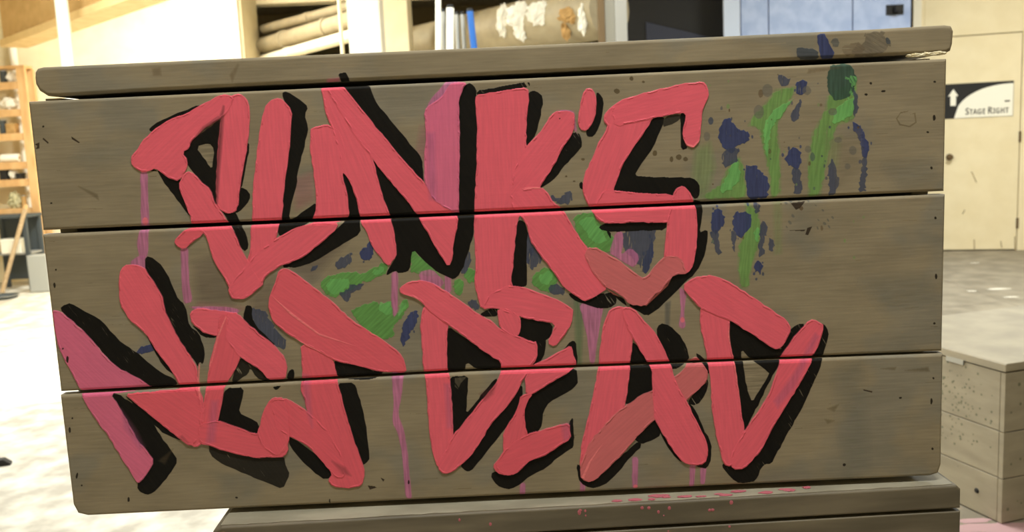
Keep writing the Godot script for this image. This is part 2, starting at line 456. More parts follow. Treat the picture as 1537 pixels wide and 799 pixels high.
# each letter: [what it reads, strokes]; a stroke is [colour, bristle direction, outline in photo pixels]
func letters() -> Array:
	return [
		["P", [
			[PINK, 88, [324,306, 324.5,270, 326,232, 330,190, 331,178, 338,150, 350,143, 360,141, 371,148, 375.5,163, 375,185, 372.5,215, 366,250, 361,280, 359,305, 355,315, 352,319, 340,322, 332,316]],
			[PINK, 142, [195.5,237, 204,227, 213,213, 230,195, 255,180, 280,170, 300,159, 320,148, 335,141, 347,143, 352,150, 340,172, 330,179, 305,195, 286,214, 285,222, 274.5,229, 282.5,242, 280,256, 270,271, 257,270, 245,262, 234,252, 225,257, 210,258, 199,250]],
			[PINK_DEEP, 0, [311,341, 286,342, 275,347, 262,362, 266,369, 277,375, 292,362, 310,349]],
			[PINK, 60, [277,259, 287,257, 300,270, 317,285, 324,306, 332,316, 345,337, 350,342, 360,365, 372,390, 387,415, 398,425, 387,434, 375,445, 365,450, 355,447, 344,430, 335,412, 322,392, 315,370, 309,350, 286,338, 287,327, 282,317, 275,295, 267,279]]]],
		["U", [
			[PINK, 90, [397,162, 391,188, 385,232, 380,280, 379,317, 377,337, 377,375, 370,395, 366,420, 390,425, 408,395, 416,356, 419,338, 424,327, 426,297, 430,260, 435,225, 437.5,188, 439,166, 425,150, 415,146.5, 405,151]],
			[PINK, 88, [470,191, 482,188, 496,187, 512,200, 520,235, 514,259, 520,285, 522,295, 524.5,317, 524,326, 515,331, 490,338, 467,334, 467,329, 474,320, 475,295, 471,260, 466,225, 466,195]],
			[PINK, 145, [416,357, 450,339, 480,333, 510,335, 500,350, 482,365, 457,385, 430,397, 420,400, 402,412, 392,430, 375,445, 357,450, 346,445, 342,432, 360,410, 385,380]]]],
		["N", [
			[PINK, 72, [481,129, 486,157, 491,177, 496,187, 508,225, 514,259, 520,265, 530,285, 536,302, 540,322, 542,334, 550,347, 560,372, 575,390, 584,400, 591,390, 597,380, 592,347, 586,327, 580,307, 575,297, 567,265, 560,240, 545,205, 528,165, 515,128]],
			[PINK, 50, [488,130, 515,129, 525,141, 540,160, 562,187, 585,215, 607,242, 636,273, 660,300, 689,325, 686,347, 681,362, 680,385, 674,402, 662,385, 650,364, 632,332, 625,321, 607,297, 575,260, 560,240, 530,200]],
			[PINK_MAUVE, 90, [636,167, 639,190, 639,215, 636,240, 637,273, 650,300, 689,325, 689,297, 690,240, 690,188, 689,150, 695,135, 702,124, 685,123, 674,127, 662,147, 645,157]]]],
		["K", [
			[PINK, 90, [712,147, 720,141, 740,139, 770,133, 792,131, 795,147, 791,175, 790,217, 800,260, 812,282, 800,310, 780,322, 775,345, 770,405, 766,427, 790,440, 770,458, 745,456, 722,464, 719,452, 712,430, 714,392, 711,342, 712,317, 712,297, 715,250, 716,200, 715,165]],
			[PINK, 132, [790,219, 810,200, 827,172, 837,166, 860,167, 864,177, 862,197, 845,222, 832,247, 812,280, 790,310, 765,300, 770,255]],
			[PINK, 52, [776,285, 812,280, 825,292, 830,304, 842,312, 850,322, 860,340, 868,354, 880,371, 898,400, 912,432, 897,443, 880,452, 872,450, 855,438, 847,432, 832,410, 812,385, 795,360, 790,335, 780,322, 765,310]]]],
		["'", [
			[PINK, 80, [872,150, 877,135, 887,132, 895,142, 895,167, 890,185, 881,197, 870,195, 867,180]]]],
		["S", [
			[PINK, 110, [950,144, 985,140, 1000,160, 980,177, 972,192, 952,220, 935,247, 920,286, 925,300, 912,336, 897,330, 890,320, 885,312, 877,297, 874,283, 877,262, 890,235, 900,210, 912,192, 906,180, 907,172, 915,162, 930,151]],
			[PINK, 168, [915,166, 930,151, 950,144, 985,135, 1025,125, 1055,122, 1062,130, 1064,147, 1055,160, 1052,185, 1051,207, 1047,217, 1040,222, 1030,219, 1024,205, 1026,187, 1030,169, 1005,173, 980,178, 950,185, 925,190]],
			[PINK, 2, [905,285, 920,285, 952,289, 1010,292, 1022,300, 1010,334, 940,334, 912,336, 897,330, 888,315]],
			[PINK, 92, [1010,292, 1015,282, 1025,279, 1035,287, 1040,300, 1045,317, 1047,342, 1044,375, 1040,397, 1032,411, 1012,411, 1000,400, 995,385, 999,355, 1000,333]],
			[PINK_BROWN, 30, [881,372, 892,371, 905,376, 927,390, 947,405, 962,417, 970,415, 985,395, 1000,382, 1020,385, 1032,411, 1012,411, 1000,427, 980,445, 967,459, 945,457, 930,442, 907,430, 890,410, 877,385]]]],
		["N", [
			[PINK_MAUVE, 48, [79,465, 91,466, 105,477, 122,492, 142,512, 157,532, 180,552, 215,570, 224,577, 232,583, 168,590, 180,605, 195,632, 210,660, 225,677, 235,690, 220,715, 210,725, 202,712, 182,680, 165,652, 145,625, 127,595, 117,577, 110,560, 95,535, 85,505]],
			[PINK, 62, [180,410, 187,399, 202,396, 219,401, 223,409, 235,425, 247,450, 249,465, 260,490, 275,517, 290,537, 297,552, 299,577, 309,600, 306,660, 302,668, 290,670, 274,600, 270,577, 262,560, 250,545, 232,520, 220,500, 195,480, 182,457, 180,430]],
			[PINK_DEEP, 38, [190,590, 232,586, 300,580, 306,620, 302,655, 290,670, 272,657, 245,635, 220,615]]]],
		["O", [
			[PINK, 5, [285,467, 300,462, 342,468, 360,470, 362,490, 340,505, 326,504, 310,501, 290,487]],
			[PINK_DEEP, 108, [330,472, 362,471, 372,500, 362,536, 355,555, 340,576, 336,600, 330,630, 325,664, 318,667, 300,664, 309,600, 312,570, 317,537, 326,507]],
			[PINK, 42, [342,469, 360,471, 367,480, 387,497, 412,517, 430,537, 432,555, 428,571, 405,572, 392,555, 362,536, 340,510]],
			[PINK_DEEP, 12, [300,635, 330,628, 360,640, 388,650, 405,640, 428,655, 436,668, 430,684, 415,684, 387,685, 345,677, 320,668, 300,662]],
			[PINK_DEEP, 70, [388,650, 391,640, 397,615, 407,597, 418,594, 428,596, 435,620, 437,654, 432,672, 415,683, 395,668]]]],
		["T", [
			[PINK_DEEP, 75, [452,516, 470,520, 490,530, 502,541, 509,575, 520,615, 533,660, 545,690, 549,708, 545,728, 520,731, 500,728, 493,718, 500,708, 480,685, 470,650, 463,615, 453,580, 455,560]],
			[PINK_DEEP, 48, [408,597, 428,596, 443,602, 463,615, 490,640, 515,680, 520,715, 505,715, 480,685, 460,665, 436,653, 415,640]],
			[PINK_DEEP, 38, [415,420, 406,442, 404,465, 410,482, 427,497, 455,515, 480,527, 505,542, 537,548, 570,557, 611,560, 609,543, 600,527, 570,506, 531,482, 500,453, 467,427, 440,407, 430,402, 420,405]]]],
		["D", [
			[PINK, 88, [636,457, 631,485, 634,525, 636,555, 639,566, 642,605, 645,652, 650,680, 657,700, 667,700, 681,655, 680,615, 676,566, 672,555, 671,520, 672,492, 678,478, 655,460]],
			[PINK, 125, [751,562, 742,577, 720,602, 697,632, 681,650, 657,697, 660,704, 667,710, 682,705, 692,696, 707,682, 722,662, 737,635, 760,610, 775,590, 786,567, 806,538, 807,515, 780,505, 755,530]],
			[PINK, 38, [600,431, 615,422, 635,420, 655,427, 675,440, 697,455, 720,472, 740,482, 750,492, 765,500, 782,505, 797,512, 807,513, 806,537, 790,556, 752,556, 752,543, 730,530, 700,507, 677,490, 650,470, 636,457, 625,447, 602,441]]]],
		["E", [
			[PINK, 12, [745,462, 722,464, 735,440, 765,427, 790,432, 815,441, 840,451, 855,460, 861,466, 858,486, 846,505, 832,521, 821,514, 829,497, 833,486, 810,482, 782,476, 770,470]],
			[PINK, 70, [746,462, 770,468, 782,476, 782,495, 777,505, 762,502, 750,492]],
			[PINK, 158, [787,572, 793,550, 815,540, 840,527, 857,517, 860,528, 865,545, 863,552, 845,562, 820,577, 800,589, 790,592]],
			[PINK_DEEP, 105, [782,590, 800,588, 792,600, 786,617, 791,650, 800,665, 790,690, 767,712, 752,710, 740,702, 742,692, 755,685, 755,647, 775,615]],
			[PINK_DEEP, 160, [785,652, 791,650, 815,642, 855,632, 856,657, 842,665, 815,684, 797,687, 780,705, 767,712, 752,710, 742,695, 755,675]]]],
		["A", [
			[PINK, 100, [916,462, 906,481, 901,515, 897,553, 884,616, 872,665, 869,699, 880,712, 905,670, 936,615, 944,564, 949,515, 952,480, 940,462, 930,459]],
			[PINK_BROWN, 140, [869,699, 872,718, 887,722, 906,707, 936,677, 959,650, 981,628, 1010,610, 1035,595, 1060,570, 1062,560, 1053,543, 1045,534, 1034,541, 1015,562, 985,580, 960,592, 920,620, 885,660]],
			[PINK, 62, [933,459, 951,462, 970,485, 985,500, 996,523, 1006,545, 1012,570, 1030,601, 1045,632, 1060,662, 1062,677, 1057,695, 1038,696, 1023,692, 1008,673, 991,645, 981,628, 978,590, 977,553, 963,530, 949,507, 936,480]]]],
		["D", [
			[PINK, 84, [1050,460, 1050,485, 1059,528, 1065,570, 1067,613, 1074,655, 1084,694, 1095,700, 1112,670, 1116,643, 1112,621, 1106,579, 1101,540, 1093,506, 1095,481, 1085,445, 1060,440]],
			[PINK, 128, [1116,643, 1138,613, 1155,583, 1167,545, 1174,528, 1193,502, 1214,479, 1227,481, 1236,489, 1231,511, 1206,562, 1180,604, 1159,638, 1142,672, 1116,702, 1097,703, 1095,680]],
			[PINK, 34, [1023,430, 1040,415, 1070,413, 1091,421, 1121,440, 1150,460, 1180,479, 1187,494, 1172,523, 1159,523, 1129,502, 1095,481, 1070,470, 1050,462, 1035,447]]]],
	]
func ink_shapes() -> Array:               # [outline, cover, dryness]
	return [
		[[224,193, 240,181, 262,172, 300,157, 303,162, 262,184, 235,200, 226,197], 1, 0],
		[[222,258, 234,252, 250,280, 258,289, 286,327, 290,318, 282,295, 272,268, 250,256], 1, 0],
		[[332,178, 285,213, 273,229, 284,252, 300,270, 318,287, 325,308, 330,230], 1, 0],
		[[316,285, 324,306, 338,323, 345,337, 355,357, 366,378, 374,371, 371,352, 361,335, 356,322, 352,318, 340,318], 1, 0.1],
		[[359,284, 364,282, 372,286, 376,294, 371,306, 358,319, 351,320], 1, 0],
		[[371,214, 375,217, 368,256, 362,284, 357,284], 1, 0],
		[[423,140, 430,137, 446,147, 464,161, 456,172, 463,190, 458,216, 450,246, 446,262, 446,276, 438,303, 433,329, 442,328, 456,317, 476,303, 478,318, 470,332, 450,341, 422,354, 418,352, 418,330, 424,297, 430,255, 435,190, 436,168, 428,154], 1, 0],
		[[512,256, 525,271, 533,290, 540,304, 541,351, 520,363, 500,376, 475,391, 448,401, 422,402, 440,385, 505,345, 520,330, 518,280], 1, 0],
		[[513,127, 553,126, 560,143, 567,158, 590,185, 612,212, 634,238, 636,276, 600,245, 556,187, 525,150], 1, 0],
		[[504,110, 515,107, 520,112, 523,125, 512,127, 507,119], 1, 0.15],
		[[558,238, 582,262, 612,297, 628,321, 636,332, 654,370, 665,384, 675,400, 679,390, 680,364, 686,347, 686,325, 687,240, 686,150, 694,133, 703,124, 712,128, 716,139, 714,150, 717,180, 717,250, 714,300, 713,330, 710,355, 705,370, 698,395, 690,412, 682,419, 672,416, 657,408, 648,402, 635,389, 619,374, 617,398, 612,408, 600,410, 592,406, 581,413, 580,410, 591,392, 597,378, 590,347, 578,307, 572,290], 1, 0],
		[[715,137, 745,131, 770,126, 795,123, 795,129, 770,137, 718,146], 1, 0.1],
		[[793,137, 805,136, 815,146, 814,160, 808,190, 800,210, 789,222, 788,175], 1, 0],
		[[862,196, 872,204, 875,217, 865,230, 845,251, 835,266, 815,282, 808,282, 828,247, 842,222], 1, 0.05],
		[[778,330, 786,331, 792,345, 790,380, 791,426, 788,431, 762,428, 768,405, 773,345], 1, 0],
		[[775,317, 785,316, 785,323, 777,325], 1, 0],
		[[719,472, 733,464, 744,458, 748,470, 745,475, 725,475], 1, 0.1],
		[[780,474, 830,486, 828,504, 815,513, 795,514, 775,508, 782,495], 1, 0],
		[[804,512, 820,507, 818,528, 810,545, 800,553, 800,540], 1, 0.1],
		[[803,550, 825,537, 845,525, 858,511, 864,512, 867,540, 864,552, 840,556], 1, 0.05],
		[[976,178, 998,174, 994,190, 985,210, 975,230, 960,250, 951,265, 1040,267, 1049,275, 1051,290, 1046,300, 1035,292, 1010,296, 950,294, 915,290, 930,250, 948,222, 966,195], 1, 0],
		[[1020,170, 1032,167, 1030,188, 1027,207, 1033,221, 1022,226, 1022,190], 1, 0],
		[[998,175, 1022,171, 1021,180, 1005,188, 994,191], 0.7, 0],
		[[1040,298, 1054,304, 1053,330, 1049,350, 1060,344, 1062,352, 1058,380, 1050,400, 1041,412, 1030,421, 1015,437, 1000,451, 985,466, 970,474, 956,466, 940,456, 965,455, 998,425, 1010,408, 1030,405, 1040,375, 1043,340], 1, 0],
		[[897,341, 912,333, 940,331, 1000,330, 999,345, 940,347, 915,348, 905,346], 1, 0],
		[[909,346, 917,360, 916,347], 1, 0],
		[[851,442, 862,439, 870,449, 882,449, 896,442, 922,438, 926,454, 915,462, 900,463, 880,457, 866,453], 1, 0.1],
		[[918,441, 933,445, 942,460, 932,453], 1, 0],
		[[868,277, 874,272, 876,286, 872,284], 1, 0],
		[[895,140, 900,139, 906,150, 903,180, 895,200, 888,206, 880,203, 880,196, 890,183, 893,165], 1, 0],
		[[91,463, 98,457, 108,455, 125,465, 140,473, 155,482, 170,500, 185,515, 205,528, 225,545, 245,560, 262,568, 269,577, 240,583, 222,580, 212,570, 178,552, 158,532, 143,514, 120,490, 102,475], 1, 0.02],
		[[219,384, 232,388, 245,400, 252,412, 260,430, 270,450, 277,455, 281,468, 285,490, 300,500, 309,527, 305,548, 301,541, 298,552, 294,540, 288,537, 272,517, 258,492, 246,465, 243,447, 232,425, 219,408], 1, 0.03],
		[[219,499, 235,518, 248,542, 264,558, 262,563, 248,552, 233,528], 1, 0],
		[[170,589, 180,590, 200,603, 215,613, 230,630, 245,655, 260,675, 269,690, 262,703, 245,725, 232,738, 222,741, 212,736, 208,728, 213,713, 232,690, 222,677, 202,650, 192,630, 177,605], 1, 0],
		[[188,590, 205,603, 225,616, 250,638, 274,654, 275,660, 250,650, 220,624], 1, 0],
		[[369,460, 373,457, 379,460, 378,475, 386,490, 401,505, 416,519, 400,513, 380,497, 366,482], 1, 0],
		[[288,486, 305,499, 327,502, 326,507, 305,506], 1, 0],
		[[360,536, 370,539, 390,549, 406,570, 401,574, 385,566, 376,551, 373,561, 362,567, 352,577, 348,573], 0.85, 0.05],
		[[430,569, 434,558, 441,553, 443,562, 440,571], 1, 0],
		[[409,579, 425,577, 417,585], 1, 0],
		[[341,581, 368,580, 365,600, 360,618, 375,625, 391,634, 389,654, 360,645, 326,632, 331,612], 1, 0],
		[[316,664, 345,674, 390,682, 428,681, 431,700, 437,710, 426,732, 400,722, 360,705, 330,692, 317,680], 0.82, 0.02],
		[[500,540, 520,543, 540,547, 573,554, 576,560, 560,569, 508,568], 1, 0.04],
		[[507,574, 533,572, 545,610, 552,650, 556,685, 550,694, 544,696, 530,660, 516,615], 1, 0],
		[[433,652, 452,663, 472,678, 490,690, 504,708, 490,719, 470,705, 450,685, 438,670], 1, 0],
		[[674,490, 692,503, 722,523, 747,538, 754,545, 752,554, 720,556, 700,543, 698,557, 670,559, 668,500], 1, 0],
		[[674,565, 703,562, 702,590, 700,620, 741,569, 747,566, 746,577, 702,634, 678,654, 676,615], 1, 0],
		[[784,574, 784,594, 775,619, 755,646, 735,671, 715,696, 707,705, 700,706, 690,697, 703,682, 720,660, 733,637, 757,610, 772,590], 1, 0],
		[[864,551, 868,570, 862,581, 845,591, 825,601, 815,616, 812,643, 789,654, 783,618, 789,600, 798,589, 818,575, 843,560], 1, 0.0],
		[[853,632, 860,624, 861,665, 858,671, 835,686, 820,701, 795,713, 775,729, 760,733, 745,726, 738,716, 739,705, 755,708, 767,710, 778,704, 796,685, 813,682, 840,664, 853,657], 1, 0.0],
		[[948,511, 942,564, 937,608, 980,583, 979,550, 965,528], 1, 0],
		[[984,497, 990,485, 1005,488, 1018,500, 1030,520, 1035,541, 1010,554, 1003,545, 992,523], 1, 0.03],
		[[1042,529, 1053,534, 1064,550, 1063,563, 1053,548], 1, 0],
		[[1063,568, 1058,590, 1045,607, 1029,604, 1055,570], 1, 0.08],
		[[1031,600, 1045,618, 1055,643, 1066,664, 1067,685, 1060,702, 1050,700, 1038,694, 1054,692, 1059,677, 1055,660, 1042,632], 1, 0],
		[[975,632, 984,624, 993,645, 986,656, 960,666, 950,655], 1, 0],
		[[864,696, 870,696, 875,715, 887,719, 908,703, 958,660, 963,667, 945,685, 925,710, 905,727, 885,731, 870,723], 1, 0],
		[[988,642, 1012,675, 1024,692, 1014,687, 998,665], 1, 0],
		[[1092,480, 1112,487, 1132,500, 1162,520, 1178,526, 1167,548, 1152,573, 1138,603, 1115,648, 1108,600, 1102,560, 1092,515], 1, 0],
		[[1170,524, 1185,495, 1195,487, 1208,485, 1197,502, 1178,529], 1, 0.05],
		[[1231,484, 1240,490, 1243,505, 1235,530, 1225,560, 1205,605, 1180,650, 1155,695, 1148,694, 1140,700, 1135,715, 1128,722, 1110,725, 1095,715, 1081,697, 1087,692, 1095,696, 1113,698, 1138,670, 1156,638, 1177,604, 1202,562, 1227,511, 1231,492], 1, 0.02],
	]

func paint_front():
	streak.seed = 21
	streak.frequency = 0.35
	streak.fractal_octaves = 3
	patch.seed = 5
	patch.frequency = 0.012
	patch.fractal_octaves = 4
	wob.seed = 9
	wob.frequency = 0.06
	wob.fractal_octaves = 3
	buf.resize(TW * TH * 3)
	hgt.resize(TW * TH)
	# the ground: flat brown-grey paint brushed along the boards, thin and scuffed in places
	for y in TH:
		for x in TW:
			var s := streak.get_noise_2d(x * 0.022, y * 0.40)
			var p := patch.get_noise_2d(x * 0.35, y * 0.9)
			var k := 1.0 + 0.05 * s + 0.075 * p
			var cool := clampf(patch.get_noise_2d(x * 0.22 + 700, y * 0.30) * 1.2 - 0.1, 0.0, 0.3)
			var o := y * TW + x
			buf[o * 3] = int(142.0 * k * (1.0 - cool * 0.20))
			buf[o * 3 + 1] = int(130.0 * k * (1.0 - cool * 0.10))
			buf[o * 3 + 2] = int(109.0 * k * (1.0 + cool * 0.08))
			hgt[o] = 0.05 + 0.07 * s
	rng.seed = 78
	for k in 150:                                  # scratches and brush hairs in the ground coat
		var x := rng.randf_range(60, 1400)
		var y := rng.randf_range(60, 740)
		var l := rng.randf_range(8, 46)
		var d := rng.randf_range(-0.08, 0.02)
		var w := rng.randf_range(0.3, 0.7)
		lay(pts([x, y, x + l, y + l * d - w, x + l, y + l * d + w]), Color(0.36, 0.30, 0.21) if k % 3 else Color(0.64, 0.57, 0.44), 0.32, 0.1, 0, 0.1)
	# grey-blue smudges left from an older coat
	for a in [[120,225, 180,212, 205,222, 196,240, 140,250, 110,240], [1290,420, 1390,412, 1400,450, 1330,470], [1330,250, 1400,240, 1410,270, 1350,280], [1250,560, 1290,540, 1300,700, 1270,720], [420,470, 460,455, 450,500, 410,505]]:
		soft(a, Color(0.46, 0.45, 0.42), 0.32, 14.0)
	for a in [[290,395, 350,372, 372,420, 350,455, 300,455], [380,440, 410,415, 415,460, 400,480, 375,470], [470,345, 520,362, 470,420, 440,405]]:
		soft(a, Color(0.43, 0.38, 0.34), 0.5, 9.0)
	for a in [[440,270, 470,258, 472,300, 445,315], [632,190, 640,190, 640,250, 625,230], [300,455, 365,462, 350,470, 290,468]]:
		soft(a, Color(0.60, 0.40, 0.42), 0.4, 6.0)
	# green
	for a in [[480,425, 490,415, 505,411, 530,408, 545,412, 565,399, 580,394, 583,405, 578,412, 560,420, 540,425, 520,440, 500,447, 488,440], [525,465, 545,458, 565,450, 570,460, 585,448, 592,470, 600,470, 606,448, 616,453, 607,470, 590,490, 592,507, 575,510, 555,500, 540,485], [616,372, 632,386, 652,403, 664,414, 640,415, 628,409, 616,411], [697,403, 713,401, 715,422, 700,426], [680,420, 696,420, 695,442, 685,446], [860,324, 885,317, 897,332, 914,345, 923,360, 921,379, 903,378, 878,370, 866,350], [801,410, 825,399, 837,415, 832,438, 813,438, 798,425]]:
		lay(brushed(pts(a), 2.2), Color(0.37, 0.59, 0.31), 0.9, 0.07, 140, 0.35, 0.0)
	for a in [[488,425, 505,418, 528,420, 518,436, 498,444], [567,455, 587,452, 590,468, 575,475], [600,455, 612,455, 604,468, 596,478], [805,415, 825,405, 832,418, 815,430], [866,330, 888,324, 905,345, 912,365, 888,362], [560,405, 576,400, 578,410, 562,414]]:
		lay(brushed(pts(a), 2.4), LEAF_PALE, 0.75, 0.07, 130, 0.5, 0.04)
	for a in [[1165,135, 1195,131, 1181,160, 1165,187, 1170,230, 1171,290, 1158,296, 1155,260, 1145,215, 1140,191, 1124,188, 1135,170, 1150,155], [1243,145, 1285,118, 1285,160, 1278,181, 1256,187, 1250,204, 1242,232, 1231,292, 1214,296, 1214,240, 1220,200, 1238,170], [1100,240, 1110,237, 1118,260, 1119,296, 1070,299, 1053,296, 1080,280], [1119,303, 1135,314, 1141,345, 1136,375, 1127,400, 1121,431, 1112,431, 1108,400, 1109,370, 1120,340]]:
		soft(a, LEAF, 0.45, 4.0, 95)
		lay(brushed(pts(a), 3.0), LEAF, 0.68, 0.08, 96, 0.3, 0.06)
	for a in [[1148,185, 1162,165, 1194,146, 1175,170, 1156,195, 1152,240, 1146,215], [1252,165, 1272,150, 1284,148, 1282,172, 1262,182, 1250,188], [1100,245, 1108,242, 1112,270, 1095,288, 1078,290], [1131,345, 1139,340, 1140,352, 1134,368], [1262,118, 1285,114, 1284,126, 1276,119]]:
		lay(brushed(pts(a), 2.0), LEAF_PALE, 0.78, 0.08, 100, 0.6, 0.05)
	soft([1045,225, 1065,215, 1072,250, 1062,290, 1050,296, 1040,262], LEAF.lerp(BARE, 0.35), 0.5, 7.0, 95)
	soft([1160,305, 1172,300, 1172,380, 1162,382], LEAF, 0.16, 4.0, 95)
	soft([1240,210, 1262,205, 1258,250, 1240,250], LEAF.lerp(BARE, 0.5), 0.5, 6.0, 95)
	# blue and slate
	for a in [[1078,195, 1085,178, 1097,177, 1108,195, 1127,199, 1123,214, 1106,219, 1100,228, 1087,226, 1080,210], [1118,251, 1130,248, 1150,262, 1156,280, 1150,299, 1122,299], [1195,125, 1203,119, 1212,125, 1210,141, 1199,145, 1194,138], [1178,235, 1185,222, 1200,222, 1204,240, 1199,255, 1190,252, 1178,246], [1277,184, 1286,184, 1297,198, 1305,218, 1303,236, 1294,238, 1294,222, 1288,205], [1068,315, 1080,312, 1090,330, 1081,345, 1072,352, 1066,345], [1100,320, 1115,317, 1128,325, 1125,345, 1110,359, 1098,340], [548,372, 557,361, 563,375, 556,392, 543,390, 538,380], [612,475, 625,462, 628,480, 619,495, 611,514, 603,520, 601,500], [205,525, 232,514, 237,522, 212,533], [970,380, 979,354, 981,380, 973,405, 966,413, 965,398], [1131,394, 1142,392, 1144,404, 1140,412, 1136,405, 1133,411]]:
		lay(brushed(pts(a), 2.4), NAVY, 0.94, 0.07, 90, 0.35, 0.01)
		for i in range(0, a.size(), 2):
			if rng.randf() < 0.7:
				var sz := rng.randf_range(1.2, 4.0)
				dot(a[i] + rng.randf_range(-5, 5), a[i + 1] + rng.randf_range(-3, 8), sz, sz * rng.randf_range(1.0, 2.2), NAVY.lerp(SLATE, rng.randf() * 0.6), 0.0, 0.8)
	for a in [[1167,115, 1175,111, 1188,120, 1180,132, 1170,128], [1198,152, 1203,149, 1200,178, 1190,183, 1185,172], [1088,224, 1106,220, 1109,238, 1098,246, 1090,251, 1082,243], [1188,252, 1200,252, 1205,291, 1193,293], [1293,236, 1303,236, 1298,285, 1303,288, 1289,288], [1280,130, 1289,140, 1287,170, 1281,176], [1244,240, 1251,240, 1259,265, 1256,290, 1243,296], [1066,345, 1078,345, 1079,372, 1084,380, 1077,381, 1066,362], [1130,304, 1141,305, 1138,321, 1132,321], [1141,330, 1151,335, 1145,385, 1137,386], [1098,345, 1104,350, 1103,378, 1097,377], [1153,355, 1161,365, 1160,379, 1154,377], [504,392, 520,383, 532,377, 526,395, 512,406, 502,400], [466,402, 477,395, 475,405, 467,410], [508,442, 520,435, 530,427, 550,426, 535,438, 525,445, 520,457, 517,446], [368,464, 395,463, 405,475, 411,490, 431,510, 428,526, 410,517, 390,497], [795,368, 808,374, 814,390, 800,407, 789,395], [828,424, 845,430, 849,441, 835,444, 823,438], [699,455, 715,447, 721,466, 710,464], [826,289, 838,300, 848,287, 859,287, 858,303, 845,309, 829,301], [935,348, 955,343, 987,343, 982,360, 976,385, 970,412, 960,405, 950,385, 936,378], [690,385, 706,375, 706,400, 695,415], [780,340, 800,350, 802,380, 790,400, 785,370]]:
		lay(brushed(pts(a), 2.6), NAVY.lerp(SLATE, 0.5), 0.8, 0.07, 95, 0.25, 0.05)
	for a in [[1243,110, 1247,97, 1272,94, 1286,112, 1284,135, 1270,150, 1250,151, 1242,135]]:
		lay(brushed(pts(a), 2.0), TEAL, 0.9, 0.1, 90, 0.3)
	lay(brushed(pts([1262,117, 1285,113, 1285,126, 1278,132, 1284,140, 1276,150, 1270,148, 1280,122]), 2.0), LEAF_PALE, 0.7, 0.12, 60, 0.5, 0.2)
	soft([1258,205, 1290,195, 1292,250, 1260,280, 1255,240], Color(0.50, 0.46, 0.39), 0.4, 8.0)
	rng.seed = 77
	for k in 46:                                   # spatter
		var c: Color = [NAVY.lerp(SLATE, 0.6), Color(0.36, 0.29, 0.21), LEAF.lerp(BARE, 0.4)][k % 3]
		var x := rng.randf_range(1065, 1300)
		var y := rng.randf_range(110, 390)
		var s := rng.randf_range(2, 8) if rng.randf() < 0.4 else rng.randf_range(1.5, 4)
		dot(x, y, s, s * rng.randf_range(1.0, 1.9), c, 0.0, rng.randf_range(0.4, 0.85))
	for a in [[1061,205, 10, 14], [1152,136, 16, 20], [1139,168, 16, 22], [1211,136, 14, 14], [1258,210, 12, 9], [1280,226, 12, 14], [1272,250, 9, 9], [1213,224, 10, 11], [1250,168, 14, 12]]:
		dot(a[0], a[1], a[2], a[3], SLATE.lerp(BARE, 0.45), 0, 0.6)
	for a in [[948,118, 6, 7], [966,123, 4, 4], [926,137, 9, 8], [983,230, 7, 9], [1008,239, 6, 9], [1019,236, 9, 9], [1029,239, 7, 7], [875,239, 5, 4], [850,265, 3, 3], [862,272, 4, 3]]:
		dot(a[0], a[1], a[2], a[3], Color(0.33, 0.28, 0.20), 0, 0.75)
	for k in 16:                                   # fine flecks in the bare wedge under the U
		dot(rng.randf_range(1170, 1270), rng.randf_range(300, 345), rng.randf_range(2, 5), rng.randf_range(2, 6), SLATE.lerp(BARE, 0.3), 1.0, 0.6)
	soft([862,452, 876,452, 874,500, 872,548, 864,548], LEAF.lerp(SLATE, 0.5), 0.5, 3.0, 92)
	soft([998,455, 1006,452, 1004,490, 998,488], SLATE, 0.35, 2.0, 92)
	# violet runs
	for a in [[211,255, 221,255, 223,320, 224,346, 223,385, 212,390, 206,365, 212,340], [272,370, 283,370, 285,425, 290,452, 277,456, 274,430], [588,556, 607,556, 604,590, 598,620, 606,640, 612,670, 614,700, 619,746, 610,746, 606,700, 603,670, 598,650, 590,632, 592,600], [588,408, 598,408, 597,470, 591,477, 588,450], [668,410, 677,408, 677,440, 668,440], [869,455, 906,458, 898,500, 892,546, 886,546, 880,500], [1019,430, 1030,438, 1026,470, 1029,488, 1024,494, 1018,490, 1022,465], [948,684, 957,684, 956,729, 952,732, 948,729], [1034,694, 1043,694, 1040,733, 1034,735], [1050,698, 1059,698, 1057,724, 1050,726], [780,724, 789,722, 788,747, 780,747], [870,716, 879,722, 876,744, 871,744], [924,348, 935,348, 935,368, 931,384, 946,371, 960,385, 952,402, 940,396, 925,386, 914,379], [628,408, 650,404, 668,424, 660,432, 632,424], [195,395, 208,384, 219,384, 222,404, 205,402], [285,460, 340,460, 362,465, 352,474, 300,468], [640,160, 650,145, 672,120, 690,121, 690,150, 660,190, 640,260], [836,165, 862,166, 866,200, 858,190, 852,175]]:
		soft(a, VIOLET, 0.28, 2.0, 90)
		lay(brushed(pts(a), 0.9), VIOLET, 0.68, 0.1, 90, 0.35)
	for a in [[218,332, 9, 12], [953,728, 7, 6], [1024,480, 7, 9]]:
		dot(a[0], a[1], a[2], a[3], Color(0.88, 0.45, 0.52))
	# black, then pink over it
	for s in ink_shapes():
		lay(brushed(pts(s[0]), 1.0), INK, s[1], 0.12, 60, 0.3, s[2])
	for a in [[294,221, 315,214, 321,225, 319,256], [1111,523, 1125,537, 1150,556, 1153,560, 1140,581, 1127,603, 1122,590, 1116,560], [699,544, 708,547, 712,554, 698,556]]:
		lay(brushed(pts(a), 1.0), BARE, 0.95, 0.09, 0, 0.05)
	for l in letters():
		for s in l[1]:
			var p := brushed(pts(s[2]))
			lay(p, s[0], 0.985, 0.018, s[1], 0.55)
			for r in Geometry2D.offset_polygon(p, -2.6):
				ridge(r, 1.7)
	lay(pts([683,566, 701,564, 692,574, 688,583, 683,579]), BARE.lerp(INK, 0.25), 0.6, 0.1, 60, 0.2, 0.1)
